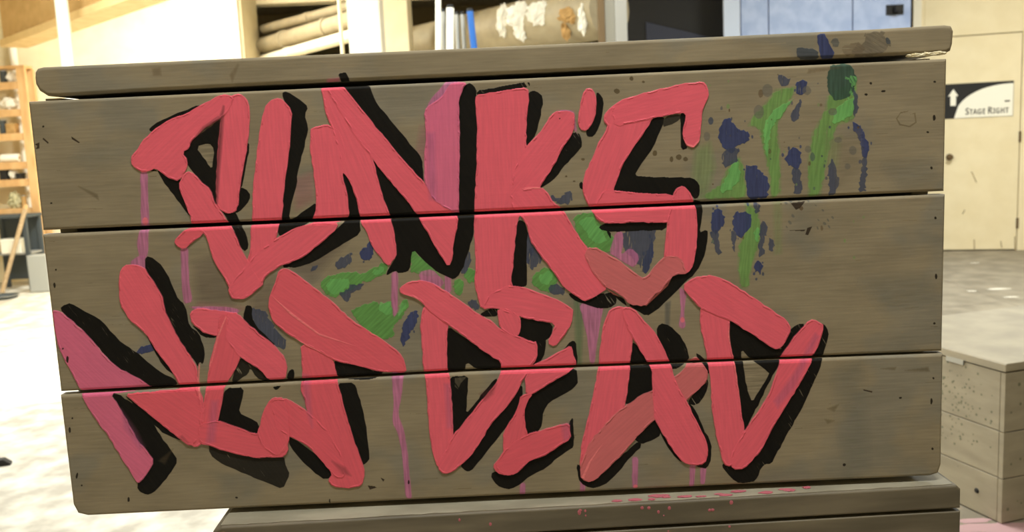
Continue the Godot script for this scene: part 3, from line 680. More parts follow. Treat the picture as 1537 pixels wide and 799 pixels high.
	# violet film and dark drag marks inside strokes
	for a in [[640,200, 652,200, 655,300, 645,300], [185,612, 205,640, 220,668, 212,672, 190,640], [455,560, 466,565, 470,640, 458,600], [668,575, 676,575, 679,640, 672,640], [1160,600, 1195,550, 1222,500, 1228,505, 1190,580, 1165,610], [320,600, 330,600, 325,660, 312,664], [842,635, 855,633, 855,655, 846,660]]:
		soft(a, VIOLET.darkened(0.12), 0.3, 4.0, 90)
	for a in [[331,176, 336,160, 334,200, 329,260, 326,305, 323,304, 326,230], [330,181, 305,197, 287,215, 305,192, 328,176]]:
		soft(a, Color(0.30, 0.17, 0.18), 0.55, 3.0, 88)
	for a in [[500,690, 520,700, 528,712, 515,708], [720,590, 745,575, 740,590, 728,600], [272,655, 290,668, 276,652]]:
		soft(a, Color(0.42, 0.22, 0.24), 0.3, 3.0, 60)
	# thin paler pink lines laid thick over the strokes
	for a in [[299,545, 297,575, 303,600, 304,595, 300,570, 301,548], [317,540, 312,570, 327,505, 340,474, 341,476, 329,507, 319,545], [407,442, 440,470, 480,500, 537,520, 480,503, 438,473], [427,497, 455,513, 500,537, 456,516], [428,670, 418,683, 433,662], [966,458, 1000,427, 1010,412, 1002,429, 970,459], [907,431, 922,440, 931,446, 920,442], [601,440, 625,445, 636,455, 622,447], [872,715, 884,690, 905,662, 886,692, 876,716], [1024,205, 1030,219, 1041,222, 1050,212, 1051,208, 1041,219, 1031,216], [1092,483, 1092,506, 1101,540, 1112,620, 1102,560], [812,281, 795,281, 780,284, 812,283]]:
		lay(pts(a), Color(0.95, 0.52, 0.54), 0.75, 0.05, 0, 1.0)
	# lid edge: blue and slate spills, soot from the brush
	lay(brushed(pts([1231,50, 1241,47, 1250,60, 1256,72, 1260,86, 1238,89, 1234,70]), 1.5), NAVY, 0.95, 0.1, 90, 0.3)
	lay(brushed(pts([1198,70, 1212,71, 1233,73, 1236,88, 1203,88]), 1.5), SLATE, 0.9, 0.1, 5, 0.25)
	lay(brushed(pts([1300,48, 1332,45, 1336,56, 1344,62, 1338,74, 1312,85, 1284,83, 1290,66, 1306,62]), 3.0), Color(0.40, 0.37, 0.33), 0.62, 0.14, 30, 0.2, 0.1)
	lay(brushed(pts([1252,58, 1262,54, 1265,66, 1258,72]), 2.0), SLATE.lerp(BARE, 0.3), 0.75, 0.1)
	lay(brushed(pts([1334,56, 1341,53, 1344,62, 1337,66]), 1.5), SLATE, 0.8, 0.1)
	lay(brushed(pts([1268,68, 1300,62, 1306,76, 1272,84]), 2.5), Color(0.44, 0.38, 0.31), 0.55, 0.1, 0, 0.1, 0.1)
	for a in [[340,112, 352,95, 354,96, 344,122], [222,102, 235,100, 236,112, 224,112], [1212,110, 1260,103, 1262,100, 1214,104]]:
		soft(a, Color(0.40, 0.33, 0.25), 0.3, 2.0, 80)
	soft([488,118, 506,116, 508,130, 484,131], PINK_MAUVE, 0.55, 2.0)
	# nail and staple holes, dents and scuffs
	for a in [[65,190, 3.4, 3.6, 0], [77,305, 3.6, 3.6, 0], [85,405, 3.6, 3.6, 0], [83,428, 4, 10, 0], [96,523, 3, 3, 0], [103,539, 4, 12, 0], [111.5,626, 3, 3, 0], [107.5,644, 4, 10, 0], [118.5,712, 4, 11, -0.6], [125.5,727, 3, 3, 0], [195.5,748, 4, 9, 0], [1403,123, 5, 4, 0], [1402,177, 5, 11, 0], [1392.5,198.5, 5, 3, 0], [1398,252, 4, 5, 0], [1403,327, 4, 5, 0], [1404,415, 4, 11, 0], [1401.5,485, 4, 4, 0], [1398,566.5, 3.5, 3.5, 0], [1395,601, 4, 11, 0], [1396.5,672, 4, 4, 0], [614,722, 3, 8, 0], [357,745, 5, 3, 0], [1300,142, 6, 4, 0], [1326,137, 8, 4, 0], [1307,125, 4, 4, 0], [496,750, 2.5, 9, 0], [1265,696, 5, 5, 0], [840,178, 3, 2, 0], [1349,596, 5, 4, 0]]:
		dot(a[0], a[1], a[2] * 0.85, a[3] * 0.85, Color(0.13, 0.11, 0.09), a[4], 0.9)
	for a in [[65,207, 73,214, 72,216, 64,209], [107,205, 113,209, 120,214, 118,215, 108,209], [52,217, 59,214, 59,223, 54,224, 56,219], [1293,583, 1307,586, 1306,588, 1294,585], [553,727, 563,728, 566,730, 556,733], [572,715, 578,718, 576,721], [1218,340, 1212,353, 1208,352, 1211,342], [1180,346, 1208,345, 1206,347], [1186,305, 1208,302, 1200,312, 1194,315]]:
		lay(pts(a), Color(0.17, 0.13, 0.10), 0.8, 0.1, 0, -0.2)
	for a in [[118,280, 146,292, 148,300, 130,288], [1356,555, 1390,550, 1392,556], [240,690, 262,672, 250,695], [1240,612, 1256,606, 1250,616], [1236,628, 1250,630, 1240,634], [1320,552, 1342,550, 1340,554]]:
		soft(a, Color(0.36, 0.31, 0.23), 0.4, 2.0)
	lay(pts([1366,172, 1374,169, 1376,184, 1366,191, 1350,188, 1345,178, 1352,168, 1364,166, 1362,168, 1352,170, 1347,178, 1352,186, 1365,189, 1374,183, 1372,171]), Color(0.42, 0.36, 0.27), 0.55, 0.1, 0, 0.2)

func painted_material() -> StandardMaterial3D:
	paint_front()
	var m := plain(Color.WHITE, 0.62)
	m.metallic_specular = 0.25
	m.albedo_texture = ImageTexture.create_from_image(Image.create_from_data(TW, TH, false, Image.FORMAT_RGB8, buf))
	# normal map from the thickness of the paint
	var nb := PackedByteArray()
	nb.resize(TW * TH * 3)
	for y in TH:
		var ya := maxi(y - 1, 0) * TW
		var yb := mini(y + 1, TH - 1) * TW
		for x in TW:
			var dx := (hgt[y * TW + mini(x + 1, TW - 1)] - hgt[y * TW + maxi(x - 1, 0)]) * 0.5
			var dy := (hgt[yb + x] - hgt[ya + x]) * 0.5
			var inv := 127.5 / sqrt(dx * dx + dy * dy + 1.0)
			var o := (y * TW + x) * 3
			nb[o] = int(127.5 - dx * inv)
			nb[o + 1] = int(127.5 + dy * inv)
			nb[o + 2] = int(127.5 + inv)
	m.normal_enabled = true
	m.normal_texture = ImageTexture.create_from_image(Image.create_from_data(TW, TH, false, Image.FORMAT_RGB8, nb))
	m.normal_scale = 1.1
	return m

# ------------------------------------------------------------------ the painted chest
func quad(a: Array) -> PackedVector2Array:      # outline in photo pixels -> metres on the front plane
	return quad_at(0.0, a)
func quad_at(z: float, a: Array) -> PackedVector2Array:
	var out := PackedVector2Array()
	for i in range(0, a.size(), 2):
		var q := at_z(a[i], a[i + 1], z)
		out.append(Vector2(q.x, q.y))
	return out
func two(mesh: ArrayMesh, called: String, front: Material, rest: Material, parent: Node, at := Vector3.ZERO) -> MeshInstance3D:
	var o := put(mesh, called, rest, parent, at)
	o.set_surface_override_material(0, front)
	return o
func chest():
	var foot := 0.828
	var t := thing("painted_chest", Vector3(0, foot, 0), "large brown-grey plank chest with pink brushed graffiti lettering on its front", "chest")
	var off := Vector3(0, -foot, 0)
	var pm := painted_material()
	var wet: StandardMaterial3D = pm.duplicate()
	wet.roughness = 0.4
	wet.metallic_specular = 0.35
	var planks := [
		quad([41.5,152.5, 700,121.6, 1422,88, 1418,287, 700,319, 63.5,346]),
		quad([64,352, 700,323.5, 1418.5,291.5, 1413.5,527, 700,555, 91.5,588]),
		quad([92.5,592, 700,558, 1413.5,530, 1410.5,696, 1406,709, 1394,712.8, 1000,731, 700,745, 134,772.5, 119,769, 112,756])]
	var z_off := [0.0, 0.002, 0.005]
	for i in 3:
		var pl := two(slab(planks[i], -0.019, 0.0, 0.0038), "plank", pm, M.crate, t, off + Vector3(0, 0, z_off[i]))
		pl.set_meta("label", ["top front board, pink letters over brown-grey paint", "middle front board, pink letters over brown-grey paint", "bottom front board, pink letters over brown-grey paint"][i])
	# the carcase: sides, back and floor boards, all a little inside the front
	for s in [-1, 1]:
		for i in 3:
			var h0: float = [0.835, 0.998, 1.189][i]
			var h1: float = [0.997, 1.188, 1.326][i]
			put(slab(PackedVector2Array([Vector2(-0.5, h0), Vector2(-0.0195, h0), Vector2(-0.0195, h1), Vector2(-0.5, h1)]), -0.010, 0.010, 0.0015), "side_board", M.crate, t, Vector3(s * 0.505, -foot, 0), Vector3(0, -PI / 2, 0)).position.z = 0.0
	for i in 3:
		var h0: float = [0.835, 0.998, 1.189][i]
		var h1: float = [0.997, 1.188, 1.326][i]
		put(slab(PackedVector2Array([Vector2(-0.515, h0), Vector2(0.515, h0), Vector2(0.515, h1), Vector2(-0.515, h1)]), -0.519, -0.5, 0.0015), "back_board", M.crate, t, off)
	put(slab(PackedVector2Array([Vector2(-0.495, -0.5), Vector2(0.495, -0.5), Vector2(0.495, -0.02), Vector2(-0.495, -0.02)]), 0.0, 0.016, 0.001), "bottom_board", M.crate, t, Vector3(0, 0.0, -0.52), Vector3(PI / 2, 0, 0)).position = Vector3(0, 0.018, 0.0)
	for x in [-0.25, 0.15, 0.42]:
		put(box(0.05, 0.012, 0.44, 0.001), "skid", M.crate, t, Vector3(x, -0.0056, -0.26))
	# lid, with a worn top arris and knocked corners
	var lid := quad_at(-0.012, [51,116, 51.5,108, 55,102.5, 63,100.5, 300,89.7, 700,72.2, 1100,53.6, 1300,44.2, 1420,37.3, 1429,38.5, 1432.5,46, 1431,66, 1428,76, 1420,79.5, 1150,92.3, 700,114.2, 400,127.5, 200,137.8, 85,145, 70,144, 58,136.5, 52,126])
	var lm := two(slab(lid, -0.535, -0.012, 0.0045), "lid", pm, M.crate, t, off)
	lm.set_meta("label", "thick lid board with rounded corners and a blue spill")
	# splinters of old filler showing in the gap under the lid
	for a in [[1374.0, 0.0], [1392.0, 0.004], [1408.0, 0.001]]:
		var q := at_z(a[0], 83.5 - (a[0] - 1374.0) * 0.09, -0.006)
		put(lump(0.009, 0.0022, 0.004, 0.6, int(a[0])), "splinter", M.pipe_cream, lm, Vector3(q.x, q.y - 0.002, q.z))
	# every letter is a coat of thick paint standing proud of the boards
	var k := 0
	for l in letters():
		var st := SurfaceTool.new()
		st.begin(Mesh.PRIMITIVE_TRIANGLES)
		var order := 0
		for s in l[1]:
			var p := PackedVector2Array()
			for q in brushed(pts(s[2])):
				p.append(Vector2(TX0 + q.x / TS, TY0 - q.y / TS))
			var z: float = 0.00065 + 0.00022 * order + 0.00003 * k
			for i in 3:
				for piece in Geometry2D.intersect_polygons(p, inset(planks[i], 0.0036)):
					coat(st, piece, z_off[i], z + z_off[i])
			order += 1
		var what: String = l[0]
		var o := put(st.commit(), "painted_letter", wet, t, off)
		o.set_meta("label", "thick pink painted apostrophe" if what == "'" else "thick pink painted letter %s, %s line" % [what, "upper" if k < 6 else "lower"])
		k += 1
func coat(st: SurfaceTool, poly: PackedVector2Array, z0: float, z1: float):
	var idx := Geometry2D.triangulate_polygon(poly)
	for k in range(0, idx.size(), 3):
		var v := []
		for j in 3:
			v.append(Vector3(poly[idx[k + j]].x, poly[idx[k + j]].y, z1))
		tri(st, v[0], v[1], v[2], Vector3.BACK, uv_front(v[0]), uv_front(v[1]), uv_front(v[2]))
	var n := poly.size()
	var area := 0.0
	for i in n:
		area += poly[i].cross(poly[(i + 1) % n])
	for i in n:
		var a := poly[i]
		var b := poly[(i + 1) % n]
		var e := (b - a).normalized()
		var o := Vector3(e.y, -e.x, 0) * (1.0 if area > 0.0 else -1.0)
		var v := [Vector3(a.x, a.y, z1), Vector3(b.x, b.y, z1), Vector3(b.x, b.y, z0), Vector3(a.x, a.y, z0)]
		tri(st, v[0], v[1], v[2], o, uv_front(v[0]), uv_front(v[1]), uv_front(v[2]))
		tri(st, v[0], v[2], v[3], o, uv_front(v[0]), uv_front(v[2]), uv_front(v[3]))

# ------------------------------------------------------------------ crates
# a plank crate standing at the origin: x 0..w, z 0..-d, with a lid
func crate(t: Node3D, w: float, d: float, h: float, lid_t: float, rows: Array, mat: Material, lid_mat: Material, over := 0.0):
	var y := 0.004
	for i in rows.size():
		var bh: float = rows[i]
		put(slab(PackedVector2Array([Vector2(0, y), Vector2(w, y), Vector2(w, y + bh - 0.003), Vector2(0, y + bh - 0.003)]), -0.019, 0, 0.0018), "plank", mat, t)
		put(slab(PackedVector2Array([Vector2(0, y), Vector2(w, y), Vector2(w, y + bh - 0.003), Vector2(0, y + bh - 0.003)]), -d, -d + 0.019, 0.0018), "plank", mat, t)
		for x in [0.0095, w - 0.0095]:
			put(slab(PackedVector2Array([Vector2(-d + 0.0195, y), Vector2(-0.0195, y), Vector2(-0.0195, y + bh - 0.003), Vector2(-d + 0.0195, y + bh - 0.003)]), -0.0095, 0.0095, 0.0018), "side_plank", mat, t, Vector3(x, 0, 0), Vector3(0, -PI / 2, 0))
		y += bh
	put(slab(PackedVector2Array([Vector2(-over, h - lid_t), Vector2(w + over, h - lid_t), Vector2(w + over, h - 0.004), Vector2(w + over - 0.004, h), Vector2(-over + 0.004, h), Vector2(-over, h - 0.004)]), -d - over, over, 0.004), "lid", lid_mat, t)

func base_crate():
	var top := 0.8215
	var a := at_height(325, 792, top)
	var b := at_height(1443, 729, top)
	var left := at_height(315, 791, top).x
	var turn := -atan2(b.z - a.z, b.x - a.x)
	var w := (b.x - left) / cos(turn)
	var t := thing("dark_crate", Vector3(left, 0, a.z), "dark grey-brown crate with a chipped lid, carrying the painted chest", "crate", turn)
	# a lid board over four rows of planks
	var chips := patchy(Color8(136, 129, 112), Color8(160, 152, 134), 3.0, 0.6, Vector3(0.4, 1, 1), 5, 31)
	crate(t, w, 0.62, 0.7925, 0.001, [0.2, 0.2, 0.2, 0.188], M.crate_dark, M.crate_dark)
	t.get_node("lid").free()
	var lid := slab(PackedVector2Array([Vector2(0, 0.7925), Vector2(w, 0.7925), Vector2(w, top - 0.005), Vector2(w - 0.005, top), Vector2(0.014, top), Vector2(0.004, top - 0.005), Vector2(0, top - 0.014)]), -0.62, 0.0, 0.003)
	var ld := put(lid, "lid", M.crate_dark, t)
	# the rubbed, paler top of the lid board with an uneven front rim, and paint dripped on it
	rng.seed = 40
	var rim := PackedVector2Array()
	for i in 60:
		rim.append(Vector2(lerpf(0.012, w - 0.008, i / 59.0), rng.randf_range(-0.0005, 0.0022)))
	rim.append(Vector2(w - 0.008, 0.61))
	rim.append(Vector2(0.012, 0.61))
	put(slab(rim, 0, 0.0006, 0.0002), "worn_top_face", chips, ld, Vector3(0, top, -0.003), Vector3(-PI / 2, 0, 0))
	rng.seed = 4
	for i in 30:
		var x := rng.randf_range(0.30, 0.70) * w
		var y := top - 0.06 * pow(rng.randf(), 1.5) - 0.004
		if absf(y - 0.792) < 0.004:
			y -= 0.008
		var r := rng.randf_range(0.0008, 0.0022)
		put(lump(r, r * rng.randf_range(0.8, 1.5), 0.0006, 0.3, i, false), "paint_drip", M.drip, ld, Vector3(x, y - r, 0.0))
	for i in 16:
		var x := rng.randf_range(0.50, 0.80) * w
		put(lump(rng.randf_range(0.003, 0.009), 0.0007, rng.randf_range(0.002, 0.004), 0.5, 90 + i), "paint_drip", M.drip, ld, Vector3(x, top + 0.0004, rng.randf_range(-0.018, -0.008)))
	for p in [[0.001, 0.811], [0.0, 0.803]]:
		put(lump(0.011, 0.0022, 0.004, 0.5, 5), "bare_wood_chip", M.wood, ld, Vector3(0.012, p[1], -0.0015))

func pale_box():
	var c := at_height(1503, 788, 0.0)
	var t := thing("pale_storage_box", Vector3(c.x, 0, c.z), "pale grey wooden box with a lid, flecked with old paint, on the floor", "box", deg_to_rad(17))
	crate(t, 1.05, 0.66, 0.517, 0.026, [0.145, 0.150, 0.190], M.crate_pale, M.crate_pale, 0.004)
	rng.seed = 15
	for i in 120:                                # flecks: small flat drops on the side boards
		var z := -clampf(rng.randfn(0.20, 0.075), 0.05, 0.5)
		var y := clampf(rng.randfn(0.33, 0.075), 0.08, 0.47)
		var gap := false
		for g in [0.149, 0.299]:
			gap = gap or absf(y - g) < 0.008
		if gap:
			continue
		var r := rng.randf_range(0.0014, 0.0042)
		put(lump(0.0005, r, r, 0.4, i, false), "paint_fleck", M.fleck, t, Vector3(0.0, y - r, z))
	for i in 16:
		var r := rng.randf_range(0.002, 0.006)
		put(lump(r, r, 0.0005, 0.4, i, false), "paint_fleck", M.fleck, t, Vector3(rng.randf_range(0.02, 0.15), [0.07, 0.21, 0.36, 0.43][i % 4] + rng.randf_range(-0.03, 0.02), 0.0))
	# bright strip of a hinge leaf at the lid joint, and a screw near the foot
	put(box(0.004, 0.016, 0.075, 0.001), "hinge", M.steel, t, Vector3(-0.004, 0.476, -0.20))
	put(lathe([Vector2(0, 0.004), Vector2(0.006, 0.004), Vector2(0.009, 0.0), Vector2(0.009, -0.002)], 12), "screw", M.black, t, Vector3(-0.0005, 0.075, -0.10), Vector3(0, 0, PI / 2))
	put(lathe([Vector2(0, 0.004), Vector2(0.006, 0.004), Vector2(0.009, 0.0), Vector2(0.009, -0.002)], 12), "screw", M.black, t, Vector3(0.105, 0.085, 0.0005), Vector3(PI / 2, 0, 0))

# ------------------------------------------------------------------ the room
const X0 := -6.4
const X1 := 6.6
const ZB := -14.0
const ZF := 4.2
const CEIL := 3.5
func wall_slab(x0: float, x1: float, y0: float, y1: float, z0: float, z1: float, called: String, mat: Material, parent: Node):
	return put(slab(PackedVector2Array([Vector2(x0, y0), Vector2(x1, y0), Vector2(x1, y1), Vector2(x0, y1)]), z0, z1, 0.004), called, mat, parent)
func room():
	# floor: sheets laid with open joints
	var fl := structure("floor")
	put(slab(PackedVector2Array([Vector2(X0 - 0.2, -ZF - 0.2), Vector2(X1 + 0.2, -ZF - 0.2), Vector2(X1 + 0.2, -ZB + 0.2), Vector2(X0 - 0.2, -ZB + 0.2)]), -0.12, -0.008, 0.001), "subfloor", M.groove, fl, Vector3.ZERO, Vector3(-PI / 2, 0, 0))
	var polys: Array = [PackedVector2Array([Vector2(X0, -ZF), Vector2(X1, -ZF), Vector2(X1, -ZB), Vector2(X0, -ZB)])]
	var a0 := at_height(5, 520, 0)
	var a1 := at_height(85, 540, 0)
	var b0 := at_height(5, 612, 0)
	var b1 := at_height(90, 603, 0)
	var da := Vector2(a1.x - a0.x, -(a1.z - a0.z)).normalized()
	var db := Vector2(b1.x - b0.x, -(b1.z - b0.z)).normalized()
	var cuts := [[Vector2(b0.x, -b0.z), db], [Vector2(b0.x, -b0.z) - Vector2(-db.y, db.x) * 2.44, db], [Vector2(b0.x, -b0.z) + Vector2(-db.y, db.x) * 3.66, db], [Vector2(a0.x, -a0.z), da], [Vector2(0.45, 0), Vector2(0.05, 1).normalized()], [Vector2(3.2, 0), Vector2(0.05, 1).normalized()]]
	for c in cuts:
		var o: Vector2 = c[0]
		var d: Vector2 = c[1]
		var n := Vector2(-d.y, d.x)
		var big := 40.0
		var next := []
		for p in polys:
			for s in [1.0, -1.0]:
				var half := PackedVector2Array([o - d * big + n * s * 0.0022, o + d * big + n * s * 0.0022, o + d * big + n * s * big, o - d * big + n * s * big])
				for r in Geometry2D.intersect_polygons(p, half):
					next.append(r)
		polys = next
	for p in polys:
		var mid := Vector2.ZERO
		for q in p:
			mid += q / p.size()
		put(slab(p, -0.008, 0.0, 0.0012), "floor_panel", M.floor_grey if mid.x > 0.4 else (M.floor_light if mid.y > 3.5 else M.floor_worn), fl, Vector3.ZERO, Vector3(-PI / 2, 0, 0))
	for q in [[1480, 793, 0.10, 0.03], [1530, 796, 0.09, 0.05], [1462, 782, 0.05, 0.015], [1463, 395, 0.04, 0.02], [1500, 434, 0.08, 0.03], [1459, 437, 0.03, 0.02], [1518, 446, 0.05, 0.02]]:
		var p := at_height(q[0], q[1], 0.0)
		put(lump(q[2], 0.0006, q[3], 0.7, int(q[0])), "paint_stain", M.stain if q[1] > 700 else M.floor_light, fl, p)
	var ce := structure("ceiling")
	put(slab(PackedVector2Array([Vector2(X0 - 0.2, -ZF - 0.2), Vector2(X1 + 0.2, -ZF - 0.2), Vector2(X1 + 0.2, -ZB + 0.2), Vector2(X0 - 0.2, -ZB + 0.2)]), CEIL, CEIL + 0.15, 0.001), "ceiling_slab", M.ceiling, ce, Vector3.ZERO, Vector3(-PI / 2, 0, 0))
	var wl := structure("wall_left")
	put(box(0.2, CEIL, ZF - ZB + 0.4, 0.002), "wall_face", M.wall, wl, Vector3(X0 - 0.1, 0, (ZF + ZB) / 2))
	var wr := structure("wall_right")
	put(box(0.2, CEIL, ZF - ZB + 0.4, 0.002), "wall_face", M.wall, wr, Vector3(X1 + 0.1, 0, (ZF + ZB) / 2))
	var wf := structure("wall_front")
	put(box(X1 - X0, CEIL, 0.2, 0.002), "wall_face", M.wall, wf, Vector3((X0 + X1) / 2, 0, ZF + 0.1))
	var wb := structure("wall_back")
	put(box(X1 - X0, CEIL, 0.2, 0.002), "wall_face", M.wall, wb, Vector3((X0 + X1) / 2, 0, ZB - 0.1))
	# the bright wall on the left stands forward and ends at a pier before the pipe bay
	var e := at_z(362, 14, -8.7)
	var wp := structure("wall_back_left")
	put(slab(PackedVector2Array([Vector2(X0, 0), Vector2(e.x, 0), Vector2(e.x, CEIL), Vector2(X0, CEIL)]), -9.32, -8.7, 0.004), "wall_face", M.wall, wp)
	put(box(0.06, CEIL, 0.10, 0.004), "corner_guard", M.wall_white, wp, Vector3(e.x - 0.05, 0, -8.66))
	# added to shade the pipe bay from the lamps: a low wall and a header
	put(slab(PackedVector2Array([Vector2(e.x, 0), Vector2(X1, 0), Vector2(X1, 2.19), Vector2(e.x, 2.19)]), -9.6, -9.42, 0.004), "added_low_wall", M.wall, wb)
	var so := structure("added_trim_1")
	put(slab(PackedVector2Array([Vector2(X0, 2.92), Vector2(X1, 2.92), Vector2(X1, CEIL), Vector2(X0, CEIL)]), -9.55, -9.33, 0.004), "added_header", M.wall, so)
	# the door wall on the right, askew
	var wd := structure("wall_back_right", DOOR_O, -DOOR_A)
	var corner := on_door_wall(1383, 25).x
	var jamb_r := on_door_wall(1531, 220).x
	var jamb_l := jamb_r - 0.86
	var head := on_door_wall(1450, 53).y
	wall_slab(corner, jamb_l, 0, CEIL, -0.16, 0, "wall_face", M.wall, wd)
	wall_slab(jamb_r, jamb_r + 2.4, 0, CEIL, -0.16, 0, "wall_face", M.wall, wd)
	wall_slab(jamb_l, jamb_r, head, CEIL, -0.16, 0, "wall_face", M.wall, wd)
	put(box(0.075, CEIL, 0.05, 0.004), "corner_trim", M.wall_white, wd, Vector3(corner - 0.037, 0, -0.01))
	var dr := structure("door_1", DOOR_O, -DOOR_A)
	var leaf: MeshInstance3D = wall_slab(jamb_l + 0.006, jamb_r - 0.006, 0.012, head - 0.008, -0.05, -0.004, "door_leaf", M.wall, dr)
	for hy in [on_door_wall(1534, 205).y, on_door_wall(1528, 335).y]:
		put(lathe([Vector2(0, 0), Vector2(0.011, 0), Vector2(0.011, 0.10), Vector2(0, 0.10)], 12), "hinge", M.brown, leaf, Vector3(jamb_r - 0.004, hy - 0.05, 0.006))
	var kn := on_door_wall(1425, 236)
	put(lathe([Vector2(0.032, 0), Vector2(0.032, 0.006), Vector2(0.012, 0.012), Vector2(0.012, 0.03), Vector2(0.026, 0.04), Vector2(0.028, 0.055), Vector2(0.018, 0.066), Vector2(0, 0.068)], 18), "door_knob", M.brown, leaf, Vector3(maxf(kn.x, jamb_l + 0.07), kn.y, -0.004), Vector3(PI / 2, 0, 0))
	# scuffs on the door: real scratches cut as thin dark strokes
	for s in [[1458,258, 1466,274], [1445,322, 1448,315], [1462,360, 1463,376], [1502,362, 1504,372], [1523,355, 1524,376]]:
		var p0 := on_door_wall(s[0], s[1])
		var p1 := on_door_wall(s[2], s[3])
		var dd := (p1 - p0)
		var nn := Vector2(-dd.y, dd.x).normalized() * 0.006
		put(slab(PackedVector2Array([p0 - nn * 0.3, p0 + nn, p1 + nn * 0.4, p1 - nn]), -0.004, -0.0032, 0.0002), "scuff", M.scuff, leaf)
	door_sign()

func door_sign():
	# directional sign stuck on the door
	var tr := on_door_wall(1522, 121)
	var br := on_door_wall(1521, 174)
	var w := 0.72
	var h := tr.y - br.y
	var n := Vector3(-sin(DOOR_A), 0, cos(DOOR_A))
	var u := Vector3(cos(DOOR_A), 0, sin(DOOR_A))
	var org := DOOR_O + u * tr.x + Vector3(0, br.y, 0) - n * 0.003
	var t := thing("door_sign", org, "black and white sign with an arrow reading STAGE RIGHT on cream door", "sign", -DOOR_A)
	var board := put(slab(PackedVector2Array([Vector2(-w, 0), Vector2(0, 0), Vector2(0, h), Vector2(-w, h)]), 0, 0.004, 0.0008), "sign_panel", M.black, t)
	# white field under a rising curve
	var f := PackedVector2Array([Vector2(-0.003, 0.003)])
	var lx := on_door_wall(1432, 174).x - tr.x
	for i in 15:
		var k := i / 14.0
		f.append(Vector2(lerpf(-0.003, lx, k), lerpf(h - 0.022, 0.003, 1.0 - sqrt(maxf(0.0, 1.0 - pow(k, 2.2))))))
	var field := put(slab(f, 0.0042, 0.005, 0.0003), "white_field", M.white_paint, board)
	var ap := on_door_wall(1431, 134)
	var ab := on_door_wall(1431, 159)
	var ax := ap.x - tr.x
	var y1 := ap.y - br.y
	var y0 := ab.y - br.y
	var aw := 0.045
	put(slab(PackedVector2Array([Vector2(ax - aw * 0.55, y0), Vector2(ax + aw * 0.55, y0), Vector2(ax + aw * 0.55, lerpf(y0, y1, 0.58)), Vector2(ax + aw, lerpf(y0, y1, 0.58)), Vector2(ax, y1), Vector2(ax - aw, lerpf(y0, y1, 0.58)), Vector2(ax - aw * 0.55, lerpf(y0, y1, 0.58))]), 0.0042, 0.005, 0.0001), "arrow", M.white_paint, board)
	var font := SystemFont.new()
	font.font_names = PackedStringArray(["Droid Sans"])
	font.font_weight = 700
	var x := on_door_wall(1449, 170).x - tr.x
	var yb := on_door_wall(1480, 171).y - br.y
	for part in [["S", 1.0], ["TAGE", 0.8], [" ", 0.5], ["R", 1.0], ["IGHT", 0.8]]:
		if part[0] == " ":
			x += 0.02
			continue
		var tm := TextMesh.new()
		tm.text = part[0]
		tm.font = font
		tm.font_size = 32
		tm.pixel_size = 0.090 / 32.0 * part[1]
		tm.depth = 0.001
		tm.horizontal_alignment = HORIZONTAL_ALIGNMENT_LEFT
		tm.vertical_alignment = VERTICAL_ALIGNMENT_BOTTOM
		var bb := tm.get_aabb()
		put(tm, "lettering", M.ink_grey, field, Vector3(x - bb.position.x * 0.80, yb - bb.position.y, 0.0056)).scale.x = 0.80
		x += bb.size.x * 0.80 + 0.004
	put(slab(PackedVector2Array([Vector2(-0.075, yb + 0.105), Vector2(-0.03, yb + 0.105), Vector2(-0.03, yb + 0.12), Vector2(-0.075, yb + 0.12)]), 0.0052, 0.0056, 0.0001), "small_print", M.ink_grey, field)

func pipe_run(called: String, p0: Vector2, z0: float, p1: Vector2, r: float, mat: Material, label: String, category: String, collars := []) -> Node3D:
	# a level pipe seen running obliquely: its height comes from the far end, its nearness from keeping that height
	var a := at_z(p0.x, p0.y, z0)
	var b := at_height(p1.x, p1.y, a.y)
	var t := thing(called, a, label, category)
	var d := (b - a).normalized()
	put(tube(PackedVector3Array([Vector3.ZERO, (b - a) * 0.5, (b - a)]), r, 20), "pipe", mat, t)
	for c in collars:
		var q: Vector3 = (b - a) * c
		put(tube(PackedVector3Array([q - d * 0.04, q + d * 0.04]), r * 1.14, 20), "collar", mat, t)
	return t

